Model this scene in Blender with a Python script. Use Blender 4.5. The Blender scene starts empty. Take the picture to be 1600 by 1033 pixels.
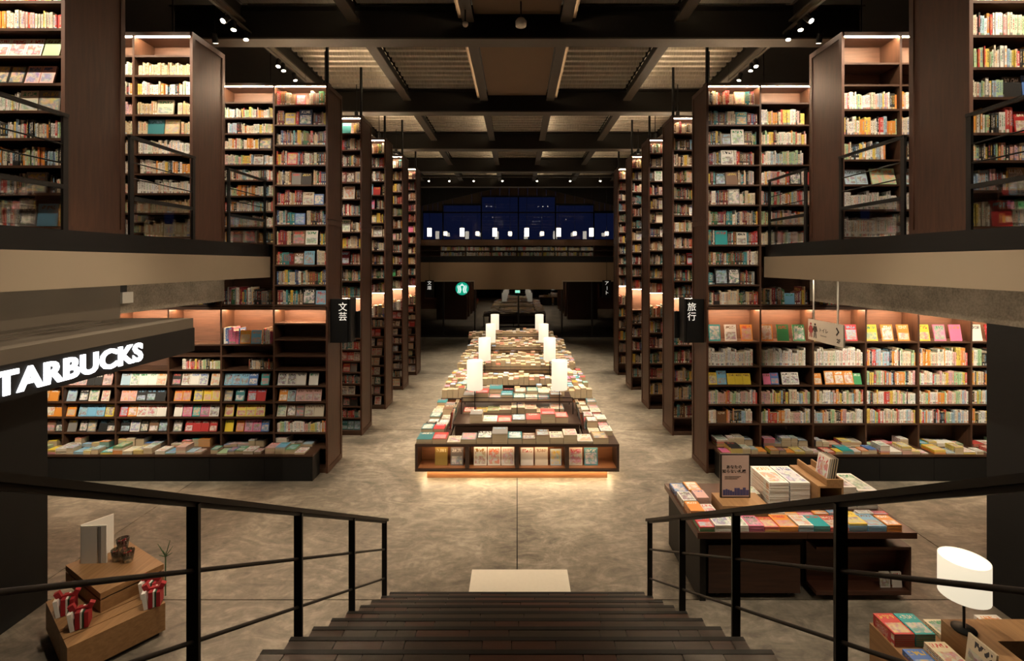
import bpy, bmesh, math, random
import numpy as np
from mathutils import Matrix, Vector
random.seed(7)
R = random.Random(11)
sc = bpy.context.scene
COL = sc.collection
# ------------------------------------------------------------------ camera
F, CX, CY, EYE = 760.0, 808.0, 412.0, 3.4
cam_d = bpy.data.cameras.new('camera'); cam = bpy.data.objects.new('camera', cam_d); COL.objects.link(cam)
cam.location = (0, 0, EYE); cam.rotation_euler = (math.pi/2, 0, 0)
cam_d.sensor_width = 36; cam_d.lens = 36*F/1600
cam_d.shift_x = -(CX-800)/1600; cam_d.shift_y = -(516.5-CY)/1600
cam_d.clip_start = .05; cam_d.clip_end = 200
sc.camera = cam
# ------------------------------------------------------------------ world, exposure
w = bpy.data.worlds.new('night'); sc.world = w; w.use_nodes = True
w.node_tree.nodes['Background'].inputs[0].default_value = (.035, .05, .16, 1)
w.node_tree.nodes['Background'].inputs[1].default_value = .14
sc.view_settings.view_transform = 'Standard'; sc.view_settings.look = 'None'
sc.view_settings.exposure = 0.0; sc.view_settings.gamma = 1.0; sc.view_settings.use_curve_mapping = False
WARM = (1.0, .74, .46); NEUT = (1.0, .83, .62)
SPOT_GAIN = 3.3

def PX(px, py, Y):
    return Vector(((px-CX)*Y/F, Y, EYE-(py-CY)*Y/F))
def proj(p):
    if p[1] < .2: return None
    return (CX+p[0]*F/p[1], CY-(p[2]-EYE)*F/p[1])

# ------------------------------------------------------------------ materials
MATS = {}
class NT:
    def __init__(s, m):
        s.t = m.node_tree; s.n = s.t.nodes; s.l = s.t.links
    def new(s, ty, **kw):
        n = s.n.new(ty)
        for k, v in kw.items(): setattr(n, k, v)
        return n
    def link(s, a, b): s.l.new(a, b)
    def val(s, sock, v):
        if hasattr(v, 'is_output') or isinstance(v, bpy.types.NodeSocket): s.l.new(v, sock)
        else: sock.default_value = v
    def math(s, op, a, b=0.0, c=0.0):
        n = s.new('ShaderNodeMath', operation=op)
        s.val(n.inputs[0], a); s.val(n.inputs[1], b); s.val(n.inputs[2], c)
        return n.outputs[0]
    def mix(s, f, a, b):
        n = s.new('ShaderNodeMix', data_type='RGBA')
        s.val(n.inputs[0], f); s.val(n.inputs[6], a); s.val(n.inputs[7], b)
        return n.outputs[2]
    def noise(s, vec, scale, detail=3.0, rough=.5, dist=0.0):
        n = s.new('ShaderNodeTexNoise'); s.l.new(vec, n.inputs['Vector'])
        n.inputs['Scale'].default_value = scale; n.inputs['Detail'].default_value = detail
        n.inputs['Roughness'].default_value = rough; n.inputs['Distortion'].default_value = dist
        return n
    def ramp(s, f, stops):
        n = s.new('ShaderNodeValToRGB'); s.l.new(f, n.inputs[0])
        e = n.color_ramp.elements
        while len(e) < len(stops): e.new(.5)
        for i, (p, c) in enumerate(stops):
            e[i].position = p; e[i].color = (*c, 1) if len(c) == 3 else c
        return n.outputs[0]
    def mapping(s, vec, scale=(1, 1, 1), rot=(0, 0, 0)):
        n = s.new('ShaderNodeMapping'); s.l.new(vec, n.inputs[0])
        n.inputs['Scale'].default_value = scale; n.inputs['Rotation'].default_value = rot
        return n.outputs[0]
    def bump(s, h, strength, dist=.01):
        n = s.new('ShaderNodeBump'); s.l.new(h, n.inputs['Height'])
        n.inputs['Strength'].default_value = strength; n.inputs['Distance'].default_value = dist
        return n.outputs[0]

def base_mat(name):
    m = bpy.data.materials.new(name); m.use_nodes = True
    MATS[name] = m
    return m, NT(m), m.node_tree.nodes['Principled BSDF']
def plain(name, col, rough=.5, metal=0.0, var=.12, scale=14, bump=0.0, spec=.5):
    m, t, b = base_mat(name)
    tc = t.new('ShaderNodeTexCoord')
    n = t.noise(tc.outputs['Object'], scale, 3)
    c = t.mix(n.outputs[0], tuple(x*(1-var) for x in col)+(1,), tuple(min(1, x*(1+var)) for x in col)+(1,))
    t.link(c, b.inputs['Base Color']); b.inputs['Roughness'].default_value = rough
    b.inputs['Metallic'].default_value = metal; b.inputs['Specular IOR Level'].default_value = spec
    if bump: t.link(t.bump(n.outputs[0], bump), b.inputs['Normal'])
    return m
def wood(name, c1, c2, rough=.45, axis='Z', scale=6, bump=.08):
    m, t, b = base_mat(name)
    tc = t.new('ShaderNodeTexCoord')
    s = {'X': (.08, 1, 1), 'Y': (1, .08, 1), 'Z': (1, 1, .08)}[axis]
    v = t.mapping(tc.outputs['Object'], s)
    n = t.noise(v, scale*6, 5, .6, .4)
    n2 = t.noise(tc.outputs['Object'], 1.3, 2)
    f = t.math('ADD', t.math('MULTIPLY', n.outputs[0], .8), t.math('MULTIPLY', n2.outputs[0], .3))
    c = t.ramp(f, [(.3, c1), (.75, c2)])
    t.link(c, b.inputs['Base Color']); b.inputs['Roughness'].default_value = rough
    t.link(t.bump(n.outputs[0], bump, .004), b.inputs['Normal'])
    return m
def emit(name, col, strength):
    m, t, b = base_mat(name)
    b.inputs['Base Color'].default_value = (*col, 1)
    b.inputs['Emission Color'].default_value = (*col, 1); b.inputs['Emission Strength'].default_value = strength
    return m

wood('walnut', (.030, .014, .008), (.085, .040, .022), .42, 'Z')
wood('walnut_h', (.030, .014, .008), (.080, .038, .021), .42, 'X')
wood('walnut_back', (.050, .022, .012), (.105, .050, .029), .55, 'X')
wood('walnut_panel', (.034, .012, .0055), (.078, .028, .012), .55, 'Z', 5)
wood('island_wood', (.14, .055, .02), (.26, .11, .045), .45, 'X')
wood('island_edge', (.022, .011, .008), (.05, .026, .017), .4, 'X')
wood('oak', (.20, .10, .038), (.36, .20, .085), .5, 'Y')
wood('stair_a', (.024, .013, .009), (.055, .029, .021), .32, 'X')
wood('stair_b', (.034, .015, .010), (.085, .036, .025), .32, 'X')
wood('stair_c', (.024, .018, .013), (.055, .040, .031), .32, 'X')
wood('table_brown', (.035, .013, .008), (.085, .032, .018), .4, 'X')
plain('black_base', (.007, .0065, .006), .6, spec=.25)
plain('black_metal', (.005, .005, .005), .42, .0, spec=.35)
plain('dark_wall', (.011, .0105, .010), .65, spec=.25)
plain('dark_ceiling', (.014, .012, .010), .8)
plain('steel_beam', (.075, .062, .048), .55)
plain('steel_dark', (.012, .010, .008), .55, spec=.3)
plain('fascia', (.30, .235, .165), .7, var=.04, scale=2)
plain('fascia_far', (.26, .17, .095), .7, var=.04, scale=1)
plain('canopy_paint', (.105, .083, .060), .6, var=.04, scale=2)
plain('panel_paint', (.11, .086, .060), .7, var=.05, scale=2)
plain('ceiling_board', (.16, .105, .062), .8, var=.06, scale=2)
plain('white_plate', (.62, .58, .50), .5, var=.04)
plain('plaque', (.60, .56, .47), .55, var=.05, scale=20)
plain('paper_white', (.80, .77, .70), .6, var=.03)
plain('red_felt', (.32, .012, .018), .7)
plain('green_felt', (.02, .07, .035), .7)
plain('shade_inner', (.8, .78, .7), .7)
plain('text_black', (.015, .013, .012), .6)
plain('text_red', (.35, .03, .04), .6)
plain('text_navy', (.06, .06, .17), .6)
plain('poster_pink', (.50, .36, .30), .35, var=.1, scale=3)
plain('slat_wood', (.05, .030, .014), .6)
plain('rail_wood', (.10, .045, .022), .5)
plain('green_sign', (.0, .30, .17), .4)
plain('plant_green', (.03, .09, .03), .6)
plain('tag_grey', (.30, .29, .27), .5)
emit('led_warm', (1.0, .72, .46), 380.0)
emit('led_shelf', (1.0, .62, .36), 190.0)
emit('added_tower_glow', (1.0, .70, .42), 24.0)
emit('added_joist_glow', (1.0, .78, .50), 38.0)
emit('led_floor', (1.0, .74, .42), 60.0)
emit('led_cell', (1.0, .66, .38), 34.0)
emit('lens', (1.0, .88, .68), 14.0)
emit('letter_glow', (.93, .95, 1.0), 3.2)
emit('lamp_shade', (.98, .86, .64), .80); MATS['lamp_shade'].node_tree.nodes['Principled BSDF'].inputs['Base Color'].default_value = (.25, .23, .19, 1)
emit('pendant_glow', (1.0, .86, .62), 5.0)
emit('exit_glow', (.25, .85, .65), 1.3)
emit('logo_white', (.75, .95, .92), .9)
emit('logo_green', (.0, .42, .27), .6)
emit('sign_text', (.9, .87, .8), .55)

# concrete floor
m, t, b = base_mat('concrete_floor')
tc = t.new('ShaderNodeTexCoord')
n1 = t.noise(tc.outputs['Object'], .9, 6, .65, .8); n2 = t.noise(tc.outputs['Object'], 7, 5, .6, 1.2)
n3 = t.noise(t.mapping(tc.outputs['Object'], (1, 2.2, 1)), 1.7, 8, .72, 2.6)
f = t.math('ADD', t.math('MULTIPLY', n1.outputs[0], .38), t.math('ADD', t.math('MULTIPLY', n2.outputs[0], .22), t.math('MULTIPLY', n3.outputs[0], .40)))
t.link(t.ramp(f, [(.38, (.062, .052, .039)), (.5, (.16, .136, .103)), (.62, (.31, .27, .212))]), b.inputs['Base Color'])
t.link(t.math('ADD', t.math('MULTIPLY', n2.outputs[0], .3), .34), b.inputs['Roughness'])
t.link(t.bump(n3.outputs[0], .05, .01), b.inputs['Normal'])
# rough board-marked concrete
m, t, b = base_mat('concrete_beam')
tc = t.new('ShaderNodeTexCoord')
n1 = t.noise(tc.outputs['Object'], 2.2, 6, .7); n2 = t.noise(tc.outputs['Object'], 45, 3)
f = t.math('ADD', t.math('MULTIPLY', n1.outputs[0], .6), t.math('MULTIPLY', n2.outputs[0], .4))
t.link(t.ramp(f, [(.32, (.10, .08, .055)), (.6, (.26, .215, .16))]), b.inputs['Base Color'])
b.inputs['Roughness'].default_value = .85; t.link(t.bump(n2.outputs[0], .5, .01), b.inputs['Normal'])
# galvanised deck
m, t, b = base_mat('deck_metal')
tc = t.new('ShaderNodeTexCoord'); n1 = t.noise(t.mapping(tc.outputs['Object'], (30, 1, 1)), 3, 2)
t.link(t.ramp(n1.outputs[0], [(.3, (.42, .38, .32)), (.7, (.68, .62, .52))]), b.inputs['Base Color'])
b.inputs['Metallic'].default_value = .45; b.inputs['Roughness'].default_value = .34
# glass kinds (mix of clear and mirror)
def glass(name, tint, gloss, rough=.0):
    m = bpy.data.materials.new(name); m.use_nodes = True; MATS[name] = m
    t = NT(m); t.n.remove(t.n['Principled BSDF'])
    tr = t.new('ShaderNodeBsdfTransparent'); tr.inputs[0].default_value = (*tint, 1)
    gl = t.new('ShaderNodeBsdfGlossy'); gl.inputs['Roughness'].default_value = rough
    lw = t.new('ShaderNodeFresnel'); lw.inputs[0].default_value = 1.5
    mx = t.new('ShaderNodeMixShader')
    t.link(t.math('MINIMUM', t.math('MULTIPLY', lw.outputs[0], gloss), .9), mx.inputs[0])
    t.link(tr.outputs[0], mx.inputs[1]); t.link(gl.outputs[0], mx.inputs[2])
    t.link(mx.outputs[0], t.n['Material Output'].inputs[0])
glass('rail_glass', (.96, .97, .96), .6)
glass('front_glass', (.30, .33, .40), 4.2, .012)
glass('sky_glass', (.80, .84, .95), 1.6, .01)
glass('jar_glass', (.93, .95, .93), 1.5)

# books: colour, accent, part of the book (0 pages, 1 spine, 2 cover) and a seed are mesh attributes
m, t, b = base_mat('book')
def attr(n):
    a = t.new('ShaderNodeAttribute'); a.attribute_name = n
    return a
ca, aa, ka, sa = attr('bcol'), attr('bacc'), attr('bkind'), attr('bseed')
uvn = t.new('ShaderNodeUVMap'); uvn.uv_map = 'UVMap'
sp = t.new('ShaderNodeSeparateXYZ'); t.link(uvn.outputs[0], sp.inputs[0])
u, v = sp.outputs[0], sp.outputs[1]
sd = sa.outputs['Fac']
cmb = t.new('ShaderNodeCombineXYZ')
t.val(cmb.inputs[0], t.math('ADD', t.math('MULTIPLY', u, 2.2), t.math('MULTIPLY', sd, 57.0)))
t.val(cmb.inputs[1], t.math('ADD', t.math('MULTIPLY', v, 3.0), t.math('MULTIPLY', sd, 31.0)))
t.val(cmb.inputs[2], t.math('MULTIPLY', sd, 91.0))
nz = t.noise(cmb.outputs[0], 1.6, 3, .55, .6)
def band(x, lo, hi): return t.math('MULTIPLY', t.math('GREATER_THAN', x, lo), t.math('LESS_THAN', x, hi))
def AND(a, c): return t.math('MULTIPLY', a, c)
pic = t.mix(.45, t.mix(t.ramp(nz.outputs[0], [(.42, (0, 0, 0)), (.56, (1, 1, 1))]), ca.outputs['Color'], aa.outputs['Color']), nz.outputs[1])
fr = t.math('FRACT', t.math('MULTIPLY', sd, 7.31))
in_pic = AND(band(u, .08, .92), band(v, .08, t.math('ADD', .45, t.math('MULTIPLY', fr, .5))))
in_pic = AND(in_pic, t.math('GREATER_THAN', t.math('FRACT', t.math('MULTIPLY', sd, 13.7)), .22))
cmb2 = t.new('ShaderNodeCombineXYZ'); t.val(cmb2.inputs[0], t.math('MULTIPLY', u, 16.0)); t.val(cmb2.inputs[1], t.math('MULTIPLY', v, 9.0)); t.val(cmb2.inputs[2], t.math('MULTIPLY', sd, 400.0))
nt = t.noise(cmb2.outputs[0], 1.0, 0)
title = AND(AND(band(u, .12, .88), band(v, .74, .92)), t.math('GREATER_THAN', nt.outputs[0], .5))
cov = t.mix(title, t.mix(in_pic, ca.outputs['Color'], pic), aa.outputs['Color'])
cmb3 = t.new('ShaderNodeCombineXYZ'); t.val(cmb3.inputs[0], t.math('MULTIPLY', u, 2.0)); t.val(cmb3.inputs[1], t.math('MULTIPLY', v, 26.0)); t.val(cmb3.inputs[2], t.math('MULTIPLY', sd, 300.0))
ns = t.noise(cmb3.outputs[0], 1.0, 0)
stx = AND(AND(band(u, .25, .75), band(v, .30, .88)), t.math('GREATER_THAN', ns.outputs[0], .47))
lab = AND(band(v, .03, .16), t.math('GREATER_THAN', fr, .45))
spn = t.mix(lab, t.mix(stx, ca.outputs['Color'], aa.outputs['Color']), t.mix(.3, aa.outputs['Color'], (.7, .66, .58, 1)))
pg = t.mix(t.math('FRACT', t.math('MULTIPLY', u, 9.0)), (.44, .34, .21, 1), (.56, .45, .30, 1))
kf = ka.outputs['Fac']
out = t.mix(t.math('GREATER_THAN', kf, 1.5), t.mix(t.math('GREATER_THAN', kf, .5), pg, spn), cov)
t.link(t.mix(.08, out, (0, 0, 0, 1)), b.inputs['Base Color'])
b.inputs['Roughness'].default_value = .42
b.inputs['Specular IOR Level'].default_value = .4

# ------------------------------------------------------------------ mesh helpers
class G:
    """collects boxes, prisms and turned shapes in world coordinates"""
    def __init__(s): s.v = []; s.f = []; s.sm = []
    def add(s, v, f, smooth=False):
        o = len(s.v); s.v += [tuple(p) for p in v]; s.f += [tuple(i+o for i in q) for q in f]; s.sm += [smooth]*len(f)
        return s
    def box(s, x0, x1, y0, y1, z0, z1, M=None):
        x0, x1 = sorted((x0, x1)); y0, y1 = sorted((y0, y1)); z0, z1 = sorted((z0, z1))
        v = [Vector((x, y, z)) for z in (z0, z1) for x, y in ((x0, y0), (x1, y0), (x1, y1), (x0, y1))]
        if M is not None: v = [M @ p for p in v]
        return s.add(v, [(0, 3, 2, 1), (4, 5, 6, 7), (0, 1, 5, 4), (1, 2, 6, 5), (2, 3, 7, 6), (3, 0, 4, 7)])
    def prism(s, pts, a, b_, axis='X'):
        n = len(pts)
        mk = {'X': lambda p, q: (q, p[0], p[1]), 'Y': lambda p, q: (p[0], q, p[1]), 'Z': lambda p, q: (p[0], p[1], q)}[axis]
        v = [mk(p, a) for p in pts]+[mk(p, b_) for p in pts]
        return s.add(v, [tuple(range(n))[::-1], tuple(range(n, 2*n))]+[(i, (i+1) % n, n+(i+1) % n, n+i) for i in range(n)])
    def tube(s, p, q, r, n=10, r2=None, caps=True):
        p, q = Vector(p), Vector(q); d = (q-p).normalized()
        a = d.orthogonal().normalized(); c = d.cross(a)
        r2 = r if r2 is None else r2
        v = [p+(a*math.cos(i*2*math.pi/n)+c*math.sin(i*2*math.pi/n))*r for i in range(n)]
        v += [q+(a*math.cos(i*2*math.pi/n)+c*math.sin(i*2*math.pi/n))*r2 for i in range(n)]
        s.add(v, [(i, (i+1) % n, n+(i+1) % n, n+i) for i in range(n)], True)
        if caps: s.add(v[:n], [tuple(range(n))[::-1]]); s.add(v[n:], [tuple(range(n))])
        return s
    def lathe(s, c, prof, n=24):
        v = []; f = []
        for r, z in prof:
            v += [(c[0]+r*math.cos(i*2*math.pi/n), c[1]+r*math.sin(i*2*math.pi/n), c[2]+z) for i in range(n)]
        for k in range(len(prof)-1):
            f += [(k*n+i, k*n+(i+1) % n, (k+1)*n+(i+1) % n, (k+1)*n+i) for i in range(n)]
        return s.add(v, f, True)
    def bar(s, p, q, w, h):
        """flat bar between two points, w across X, h upright"""
        p, q = Vector(p), Vector(q)
        v = [e+Vector((sx*w/2, 0, sz*h/2)) for e in (p, q) for sx, sz in ((-1, -1), (1, -1), (1, 1), (-1, 1))]
        return s.add(v, [(0, 1, 2, 3), (7, 6, 5, 4), (0, 4, 5, 1), (1, 5, 6, 2), (2, 6, 7, 3), (3, 7, 4, 0)])

def origin(o):
    p = Vector((0, 0, 0))
    while o is not None: p += o.location; o = o.parent
    return p
def mk(name, g, mat, parent=None, loc=None, kind=None):
    me = bpy.data.meshes.new(name)
    base = origin(parent)
    if parent is None and loc is None:
        a = np.array(g.v); loc = ((a[:, 0].min()+a[:, 0].max())/2, (a[:, 1].min()+a[:, 1].max())/2, a[:, 2].min())
    l = Vector(loc) if loc is not None else Vector((0, 0, 0))
    off = base+l if parent is not None else l
    me.from_pydata([(p[0]-off.x, p[1]-off.y, p[2]-off.z) for p in g.v], [], g.f)
    me.polygons.foreach_set('use_smooth', g.sm)
    me.materials.append(MATS[mat]); me.update()
    o = bpy.data.objects.new(name, me); COL.objects.link(o)
    o.location = l; o.parent = parent
    if kind: o['kind'] = kind
    return o
def thing(name, label, cat, loc, group=None):
    o = bpy.data.objects.new(name, None); COL.objects.link(o); o.location = loc; o.empty_display_size = .1
    return tag(o, label, cat, group)
def tag(o, label, cat, group=None):
    o['label'] = label; o['category'] = cat
    if group: o['group'] = group
    return o
def struct(name, g, mat):
    return mk(name, g, mat, kind='structure')
def text(name, body, size, M, mat, parent, ext=.003, fat=0.0, align='CENTER', space=1.0, line=1.0):
    c = bpy.data.curves.new(name, 'FONT'); c.body = body; c.size = size; c.extrude = ext; c.offset = fat
    c.align_x = align; c.align_y = 'CENTER'; c.space_character = space; c.space_line = line; c.resolution_u = 3
    o = bpy.data.objects.new(name, c); COL.objects.link(o)
    bpy.context.view_layer.update()
    me = bpy.data.meshes.new_from_object(o.evaluated_get(bpy.context.evaluated_depsgraph_get()))
    bpy.data.objects.remove(o)
    base = origin(parent)
    me.transform(Matrix.Translation(-base) @ M)
    me.materials.clear(); me.materials.append(MATS[mat]); me.name = name
    q = bpy.data.objects.new(name, me); COL.objects.link(q); q.parent = parent
    return q
def facing(loc, d):
    """matrix putting text (drawn in XY, facing +Z) upright, facing direction d: '-Y', '+X', '-X' """
    rz = {'-Y': 0, '+X': math.pi/2, '-X': -math.pi/2}[d]
    return Matrix.Translation(loc) @ Matrix.Rotation(rz, 4, 'Z') @ Matrix.Rotation(math.pi/2, 4, 'X')
LIGHTS = []
def spot(loc, target, watts, angle=60, blend=.6, col=NEUT, size=.04):
    l = bpy.data.lights.new('spot', 'SPOT'); l.energy = watts*SPOT_GAIN; l.color = col
    l.spot_size = math.radians(angle); l.spot_blend = blend; l.shadow_soft_size = size
    o = bpy.data.objects.new('spot_light', l); COL.objects.link(o); o.location = loc
    o.rotation_euler = (Vector(target)-Vector(loc)).to_track_quat('-Z', 'Y').to_euler()
    return o

# ------------------------------------------------------------------ book keeping
PAL = {
 'mixed': [('cream', (.62, .54, .40)), ('white', (.74, .71, .64)), ('red', (.42, .03, .03)), ('black', (.02, .02, .022)), ('navy', (.03, .05, .14)),
           ('brown', (.16, .075, .035)), ('grey', (.28, .27, .25)), ('teal', (.03, .20, .22)), ('tan', (.42, .30, .17)), ('yellow', (.62, .44, .06)),
           ('maroon', (.18, .02, .03)), ('green', (.04, .13, .06)), ('brown', (.10, .05, .03)), ('black', (.03, .025, .02)), ('cream', (.56, .48, .36)), ('maroon', (.14, .02, .02)), ('charcoal', (.07, .065, .06))],
 'pale': [('white', (.78, .75, .69)), ('white', (.74, .72, .67)), ('cream', (.68, .61, .48)), ('pale pink', (.66, .40, .38)), ('pale blue', (.36, .50, .60)),
          ('cream', (.66, .60, .47)), ('yellow', (.70, .55, .12)), ('red', (.55, .07, .06)), ('pale green', (.40, .55, .33)), ('white', (.78, .76, .72)), ('black', (.03, .03, .03)), ('orange', (.66, .26, .05))],
 'buff': [('buff', (.55, .44, .27)), ('cream', (.62, .52, .36)), ('tan', (.48, .36, .20)), ('buff', (.56, .46, .30))],
 'kraft': [('buff', (.50, .37, .20)), ('tan', (.44, .31, .16)), ('cream', (.58, .46, .28)), ('red', (.45, .08, .05)), ('blue', (.10, .20, .36)), ('tan', (.45, .33, .19))],
 'bright': [('white', (.78, .75, .69)), ('red', (.55, .04, .05)), ('blue', (.07, .16, .42)), ('yellow', (.72, .54, .05)), ('green', (.06, .30, .12)), ('pink', (.68, .16, .30)),
            ('orange', (.70, .26, .04)), ('sky blue', (.18, .42, .62)), ('white', (.76, .73, .68)), ('teal', (.03, .34, .36))],
 'moody': [('black', (.02, .02, .02)), ('white', (.66, .63, .57)), ('grey', (.20, .19, .18)), ('red', (.45, .04, .04)), ('brown', (.18, .10, .06)), ('cream', (.60, .53, .42)), ('teal', (.04, .18, .20))],
 'white': [('white', (.78, .76, .71)), ('white', (.74, .72, .68)), ('cream', (.70, .64, .52))],
}
NUM = ['', 'first', 'second', 'third', 'fourth', 'fifth', 'sixth', 'seventh', 'eighth', 'ninth', 'tenth', 'eleventh', 'twelfth']
def nth(n):
    if n < len(NUM): return NUM[n]
    return '%d%s' % (n, 'th' if 10 <= n % 100 <= 20 else {1: 'st', 2: 'nd', 3: 'rd'}.get(n % 10, 'th'))
BOOKS = {'shelf_book': [], 'display_book': [], 'magazine': [], 'paperback': []}
def add_book(kind, M, t_, d, h, col, acc, where, group, vis=1.0):
    c8 = [M @ Vector((x, y, z)) for x in (-t_/2, t_/2) for y in (0, d) for z in (0, h)]
    pj = [proj(p) for p in c8]
    sc_ = 0.0
    if all(pj):
        xs = [p[0] for p in pj]; ys = [p[1] for p in pj]
        if max(xs) > 3 and min(xs) < 1597 and max(ys) > 3 and min(ys) < 1030:
            sc_ = (max(xs)-min(xs))*(max(ys)-min(ys))*vis
    BOOKS[kind].append((sc_, M, t_, d, h, col, acc, R.random(), where, group))
def pick(p, avoid=None):
    c = R.choice(PAL[p])
    while avoid is not None and c[0] == avoid: c = R.choice(PAL[p])
    return c
def accent(c):
    lum = sum(c[1])/3
    if lum > .35: return R.choice([('black', (.03, .03, .03)), ('red', (.5, .04, .04)), ('blue', (.06, .12, .36)), ('green', (.05, .26, .12)), ('brown', (.2, .1, .05)), ('orange', (.66, .24, .05))])
    return R.choice([('white', (.78, .75, .7)), ('gold', (.55, .38, .08)), ('cream', (.68, .6, .45)), ('red', (.55, .08, .06)), ('sky blue', (.2, .42, .6))])
T = Matrix.Translation
def Rx(a): return Matrix.Rotation(a, 4, 'X')
def Ry(a): return Matrix.Rotation(a, 4, 'Y')
def Rz(a): return Matrix.Rotation(a, 4, 'Z')
HP = math.pi/2
def faceout(kind, x, y, z, wd, ht, th, lean, pal, where, group, col=None, acc=None, vis=1.0):
    c = col or pick(pal); a = acc or accent(c)
    add_book(kind, T((x, y, z+th*math.sin(lean)+.0006)) @ Rx(-lean) @ Rz(-HP) @ T((-th/2, 0, 0)), th, wd, ht, c, a, where, group, vis)
def flat(kind, x, y, z, wd, ht, th, pal, where, group, col=None, acc=None, yaw=0.0, vis=1.0):
    c = col or pick(pal); a = acc or accent(c)
    add_book(kind, T((x, y, z)) @ Rz(yaw) @ T((0, 0, th/2)) @ Rz(-HP) @ Ry(-HP), th, wd, ht, c, a, where, group, vis)
def stack(kind, x, y, z, wd, ht, th, n, pal, where, group, same=.8, yaw=0.0):
    c = pick(pal); a = accent(c)
    for i in range(n):
        if R.random() > same: c = pick(pal); a = accent(c)
        top = i == n-1
        flat(kind, x+R.uniform(-.0015, .0015), y+R.uniform(-.002, .002), z+i*(th+.0004), wd, ht, th, pal,
             where if top else where+', %s from its top' % nth(n-i), group, c, a, yaw+R.uniform(-.006, .006), 1.0 if top else .25)
    return n*(th+.0004)
def spines(x0, x1, s, yf, z, hmax, pal, where, group, dmax=.2, hlo=.56, hhi=.82, start=1, fill=1.0, tmul=1.0):
    """upright books from x0 to x1; s = side of the hall, counted from the aisle end"""
    n = start; lo, hi = min(x0, x1), max(x0, x1)
    x = hi if s < 0 else lo
    sgn = -1 if s < 0 else 1
    run = 0; c = pick(pal); bh = hmax*R.uniform(hlo, hhi); bt = R.uniform(.010, .022)*tmul
    end = x+sgn*(hi-lo)*fill
    while True:
        if run <= 0:
            run = R.choice([1, 1, 1, 2, 2, 3, 5]); c = pick(pal); bh = hmax*R.uniform(hlo, hhi); bt = R.uniform(.009, .023)*tmul
        run -= 1
        tt = bt*R.uniform(.85, 1.15); hh = bh*R.uniform(.97, 1.0)
        if (x+sgn*tt-end)*sgn > 0: break
        lean = 0
        add_book('shelf_book', T((x+sgn*tt/2, yf+R.uniform(0, .012), z+.0005)) @ Ry(lean), tt*.96, min(dmax, hh*.72), hh, c, accent(c),
                 '%s from the aisle, %s' % (nth(n), where), group)
        n += 1; x += sgn*(tt+.0006)
    return n
def gap_books(xa, xb, s, yf, z, hc, pal, where, group, style):
    """fills one shelf bay between xa and xb (xa on the aisle side)"""
    lo, hi = min(xa, xb)+.006, max(xa, xb)-.006; W = hi-lo
    if style == 'empty': return
    if style in ('spines', 'short', 'full'):
        spines(lo, hi, s, yf+.03, z, hc, pal, where, group, fill={'spines': R.uniform(.86, 1), 'short': R.uniform(.45, .8), 'full': 1}[style])
        return
    if style == 'mix':          # spines with one or two covers turned out
        k = R.choice([1, 1, 2, 2])
        cuts = sorted(R.uniform(.12, .7) for _ in range(k)); x = lo; n = 1
        for kq, cfrac in enumerate(cuts, 1):
            e = lo+cfrac*W
            if e-x > .05: n = spines(x, e, s, yf+.03, z, hc, pal, where, group, start=n); x = e
            wd = R.uniform(.15, .21); ht = min(hc*.86, wd*R.uniform(1.1, 1.4))
            if x+wd > hi: break
            faceout('display_book', x+.004, yf+.035, z+.001, wd, ht, .018, .10, R.choice(['mixed', 'bright', 'moody']), '%s cover turned out, %s' % (nth(kq), where), 'covers turned out on the bookcases')
            x += wd+.008
        if hi-x > .05: spines(x, hi, s, yf+.03, z, hc, pal, where, group, start=n, fill=R.uniform(.8, 1))
        return
    if style == 'covers':       # a row of overlapping covers, same title repeated
        x = lo+R.uniform(0, .05); k = 1
        while x < hi-.12:
            c = pick(pal); a = accent(c); wd = R.uniform(.12, .155); ht = min(hc*.82, wd*1.42)
            for _ in range(R.choice([1, 1, 2, 3])):
                if x+wd > hi: break
                faceout('display_book', x, yf+.03, z+.001, wd, ht, .016, .26, pal, '%s cover along %s' % (nth(k), where), 'covers turned out on the bookcases', c, a)
                x += wd+.004; k += 1
            x += R.choice([0, 0, .01, .05])
        return
    if style == 'big':          # large display covers on the lit ledge
        n = 3; wd = .19
        for i in range(n):
            x = lo+.03+i*(W-.03)/n
            faceout('display_book', x, yf+.06, z+.001, wd, .265, .016, .18, 'bright', '%s large cover, %s' % (nth(i+1), where), 'large covers on the lit ledges')
        return

# ------------------------------------------------------------------ room shell
XW, YB, YF, ZC = 9.0, 22.5, -3.5, 7.55
fl = bpy.data.objects.new('floor', None); COL.objects.link(fl); fl['kind'] = 'structure'
xs = [-XW, -5.05, 0, 5.05, XW]; ys = [YF, 4.92, 9.97, 15.02, 20.07, 27]
for i in range(4):
    for j in range(5):
        mk('concrete_slab', G().box(xs[i]+.006, xs[i+1]-.006, ys[j]+.006, ys[j+1]-.006, -.12, 0), 'concrete_floor', fl)
mk('joint_bed', G().box(-XW, XW, YF, 27, -.16, -.012), 'black_base', fl)
struct('wall_left', G().box(-XW-.2, -XW, YF, YB, 0, ZC), 'dark_wall')
struct('wall_right', G().box(XW, XW+.2, YF, YB, 0, ZC), 'dark_wall')
struct('wall_front', G().box(-XW, XW, YF-.2, YF, 0, ZC), 'dark_wall')
ce = struct('ceiling', G().box(-XW, XW, YF, 24.6, ZC, ZC+.15), 'dark_ceiling')
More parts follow.
